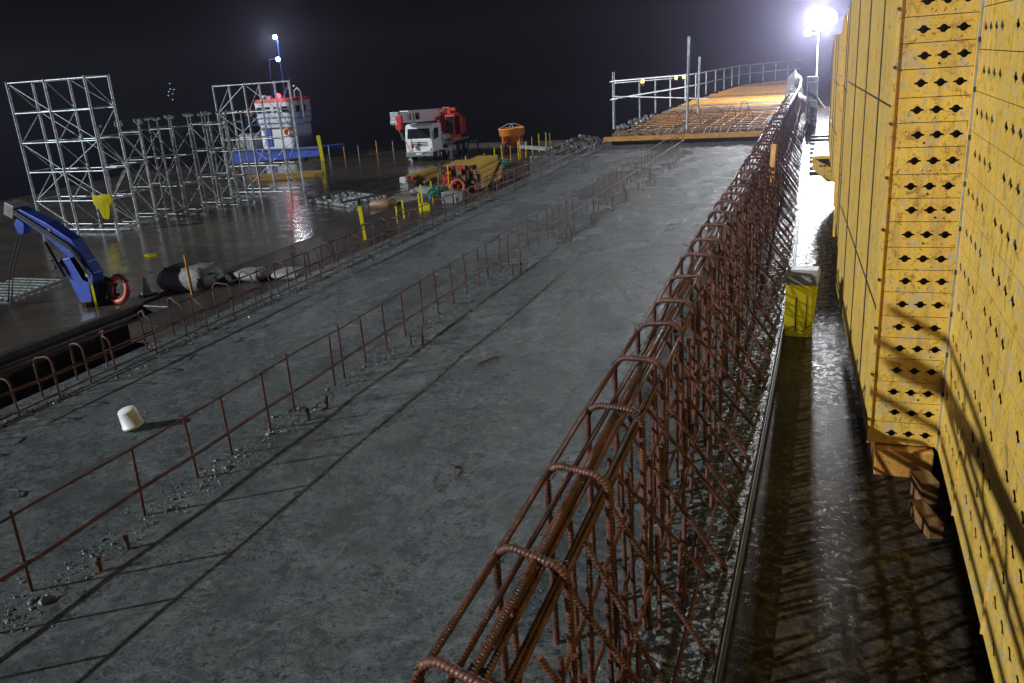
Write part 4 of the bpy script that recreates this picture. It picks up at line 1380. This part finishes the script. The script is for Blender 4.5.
# ------------------------------------------------------------------ stacks of yellow beams
def stack(cx, cy, rz, nx, nz, L, label, seed, w=.15, h=.22, group='stacks of yellow form beams'):
    rg = random.Random(seed)
    t = empty('beam_stack', (cx, cy, YARD + (.22 if cx > -21 else 0)), rz, label, 'beam stack', group)
    for iz in range(nz):
        for ix in range(nx - (1 if iz == nz - 1 else 0)):
            x = (ix - nx / 2 + .5) * (w + .055) + rg.uniform(-.015, .015)
            yy = rg.uniform(-.12, .12)
            zc = .2 + iz * (h + .05) + h / 2
            mb = MB()
            mb.box((x, yy, zc + h / 2 - .025), (w, L, .05))
            mb.box((x, yy, zc - h / 2 + .025), (w, L, .05))
            mb.box((x, yy, zc), (.04, L - .01, h - .1))
            mb.build('beam', M['yellow_beam'], t)
            MB().box((x, yy - L / 2 - .012, zc), (w + .004, .02, h + .003)).build('end_cap', M['red'] if rg.random() < (.6 if nz == 4 else .06) else M['timber'] if rg.random() < .3 else M['dark_steel'], t)
    for yb in (-L * .3, L * .3):
        MB().box((0, yb, .09), (nx * (w + .055), .14, .17)).build('bearer', M['timber'], t)
    return t
stack(-24.0, 47.8, .05, 4, 2, 4.0, 'smaller stack of yellow beams left of the long stack', 1)
stack(-18.55, 44.0, .10, 7, 5, 4.4, 'long stack of yellow beams with dark ends at the barge edge', 2)
stack(-20.35, 45.3, .10, 6, 4, 3.0, 'short red-ended beam stack tucked left of the long stack', 3)
# clutter before the stacks
o = MB().box((-25.2, 47.5, YARD + .2), (.55, .5, .4), .2).build('white_crate', M['white_plastic'], None, .03)
tag(o, 'small white crate left of the beam stacks', 'crate')
pt = empty('pallet_pile', (-21.6, 40.9, YARD), -.45, 'low pile of grey boards and pallets before the beam stacks', 'pallet')
rg = random.Random(8)
for k in range(9):
    MB().box((rg.uniform(-.2, .2), -1.3 + k * .33, .14), (3.0, .26, .12), rg.uniform(-.05, .05)).build('board', M['timber_grey'], pt)
for k in range(3):
    MB().box((-1.2 + k * 1.2, 0, .04), (.14, 3.0, .08)).build('bearer', M['timber'], pt)
bag('grey_sack', (-20.9, 41.6, YARD + .2), (1.5, 1.1, .42), 'pale crumpled sack lying on the board pile', 12)
bag('dark_sack', (-21.9, 38.6, YARD), (1.3, .9, .45), 'dark brown sack lying before the board pile', 13, 'timber')
fr = empty('steel_frame_pile', (-25.3, 40.6, YARD), -.5, 'flat pile of dark steel frames on the barge left of the boards', 'steel frames')
for k in range(6):
    MB().bar((-2.2, -1.2 + k * .45, .1 + .03 * k), (2.2, -1.1 + k * .45, .12 + .03 * k), .12, .12).build('frame_bar', M['galv_dull'], fr)
for x in (-1.8, 1.8):
    MB().bar((x, -1.4, .31), (x, 1.4, .36), .12, .1).build('frame_bar', M['dark_steel'], fr)
# green hose and nets
rg = random.Random(21)
def tangle(name, c, s, n, r, lab):
    mb = MB()
    pts = []
    for k in range(n):
        a = k * 1.9 + rg.uniform(-.4, .4)
        rr = rg.uniform(.4, 1)
        pts.append((c[0] + s[0] * rr * math.cos(a), c[1] + s[1] * rr * math.sin(a), c[2] + s[2] * rg.random()))
    dense = []
    for p, q in zip(pts, pts[1:]):
        for t in (0, .33, .66):
            dense.append(tuple(p[i] + (q[i] - p[i]) * t + rg.uniform(-.03, .03) for i in range(3)))
    mb.tube(dense, r, 6)
    return tag(mb.build(name, M['green']), lab, 'rope', 'green ropes along the barge edge')
tangle('green_rope', (-18.9, 38.6, YARD + .3), (.7, .6, .9), 22, .03, 'green rope tangle hanging by the stubby yellow posts')
tangle('green_rope', (-20.7, 53.0, YARD + .2), (.8, 1.4, .5), 22, .03, 'green rope tangle further along the post row')
tangle('green_rope', (-19.6, 22.4, YARD + .2), (.25, .3, .6), 12, .035, 'short green rope hanging right of the big bag')
hl = [(-20.2, 40 + k * .8, YARD + .35 + .12 * math.sin(k * 1.3)) for k in range(16)]
tag(MB().tube(hl, .05, 6).build('green_hose', M['green']), 'green hose running along the barge edge posts', 'hose')
rc = empty('red_coil', (-18.9, 41.6, YARD + .62), .3, 'pinkish red hose coil at the end of the long beam stack', 'hose coil')
for k in range(3):
    MB().tube([(.34 * math.cos(2 * PI * q / 20), -.1 + k * .09, .34 * math.sin(2 * PI * q / 20)) for q in range(20)], .06, 8, closed=True).build('turn', M['redring'], rc)
tk = MB().box((-18.4, 36.4, YARD + .4), (.5, .4, .35), .2)
tag(tk.build('yellow_crate', M['bright_yellow'], None, .04), 'small yellow crate among the stubby posts', 'crate')
gb = MB().box((-17.9, 38.6, YARD + .52), (.9, .7, .6), .1)
tag(gb.build('grey_crate', M['grey'], None, .05), 'grey box on the ledge right of the yellow crate', 'crate')
tag(MB().bar((-17.0, 46.8, -1.6), (-11.6, 42.0, -1.55), .25, .18).build('grey_beam', M['galv_dull']), 'pale long beam lying between barge posts and rubble heap', 'beam')

# distant ship lights across the water
fs_ = empty('distant_mast', (-178, 200, SEA), 0, 'faint lamps on a distant mast across the black water', 'mast')
mb = MB().tube([(1.4, -1.4, 0), (1.4, -1.4, 9.8)], [.25, .12], 6)
mb.tube([(.2, -1.4, 6.4), (2.6, -1.4, 6.4)], .08, 5)
mb.tube([(.4, -1.4, 7.8), (2.7, -1.4, 7.8)], .08, 5)
mb.build('mast', M['black'], fs_)
for (x, z) in ((.6, 7.4), (1.4, 8.1), (1.9, 6.8), (2.6, 7.9), (.2, 6.4), (1.5, 9.6), (1.5, 5.2)):
    MB().lathe((x, -1.7, z), [(.01, -.2), (.2, 0), (.01, .2)], 8).build('lamp', M['far_lamp'], fs_)

# ------------------------------------------------------------------ night haze
hz = MB().box((-70, 100, 4), (400, 340, 24))
hm = bpy.data.materials.new('haze_air')
hm.use_nodes = True
nt = hm.node_tree
for n in list(nt.nodes):
    if n.type == 'BSDF_PRINCIPLED':
        nt.nodes.remove(n)
vol = nt.nodes.new('ShaderNodeVolumePrincipled')
vol.inputs['Color'].default_value = (0.72, 0.68, 1.0, 1)
vol.inputs['Density'].default_value = 0.0013
vol.inputs['Anisotropy'].default_value = 0.89
vol.inputs['Density Attribute'].default_value = ''
hm.cycles.homogeneous_volume = True
hm.cycles.volume_sampling = 'EQUIANGULAR'
nt.links.new(vol.outputs[0], nt.nodes['Material Output'].inputs['Volume'])
tag(hz.build('haze', hm), kind='stuff')
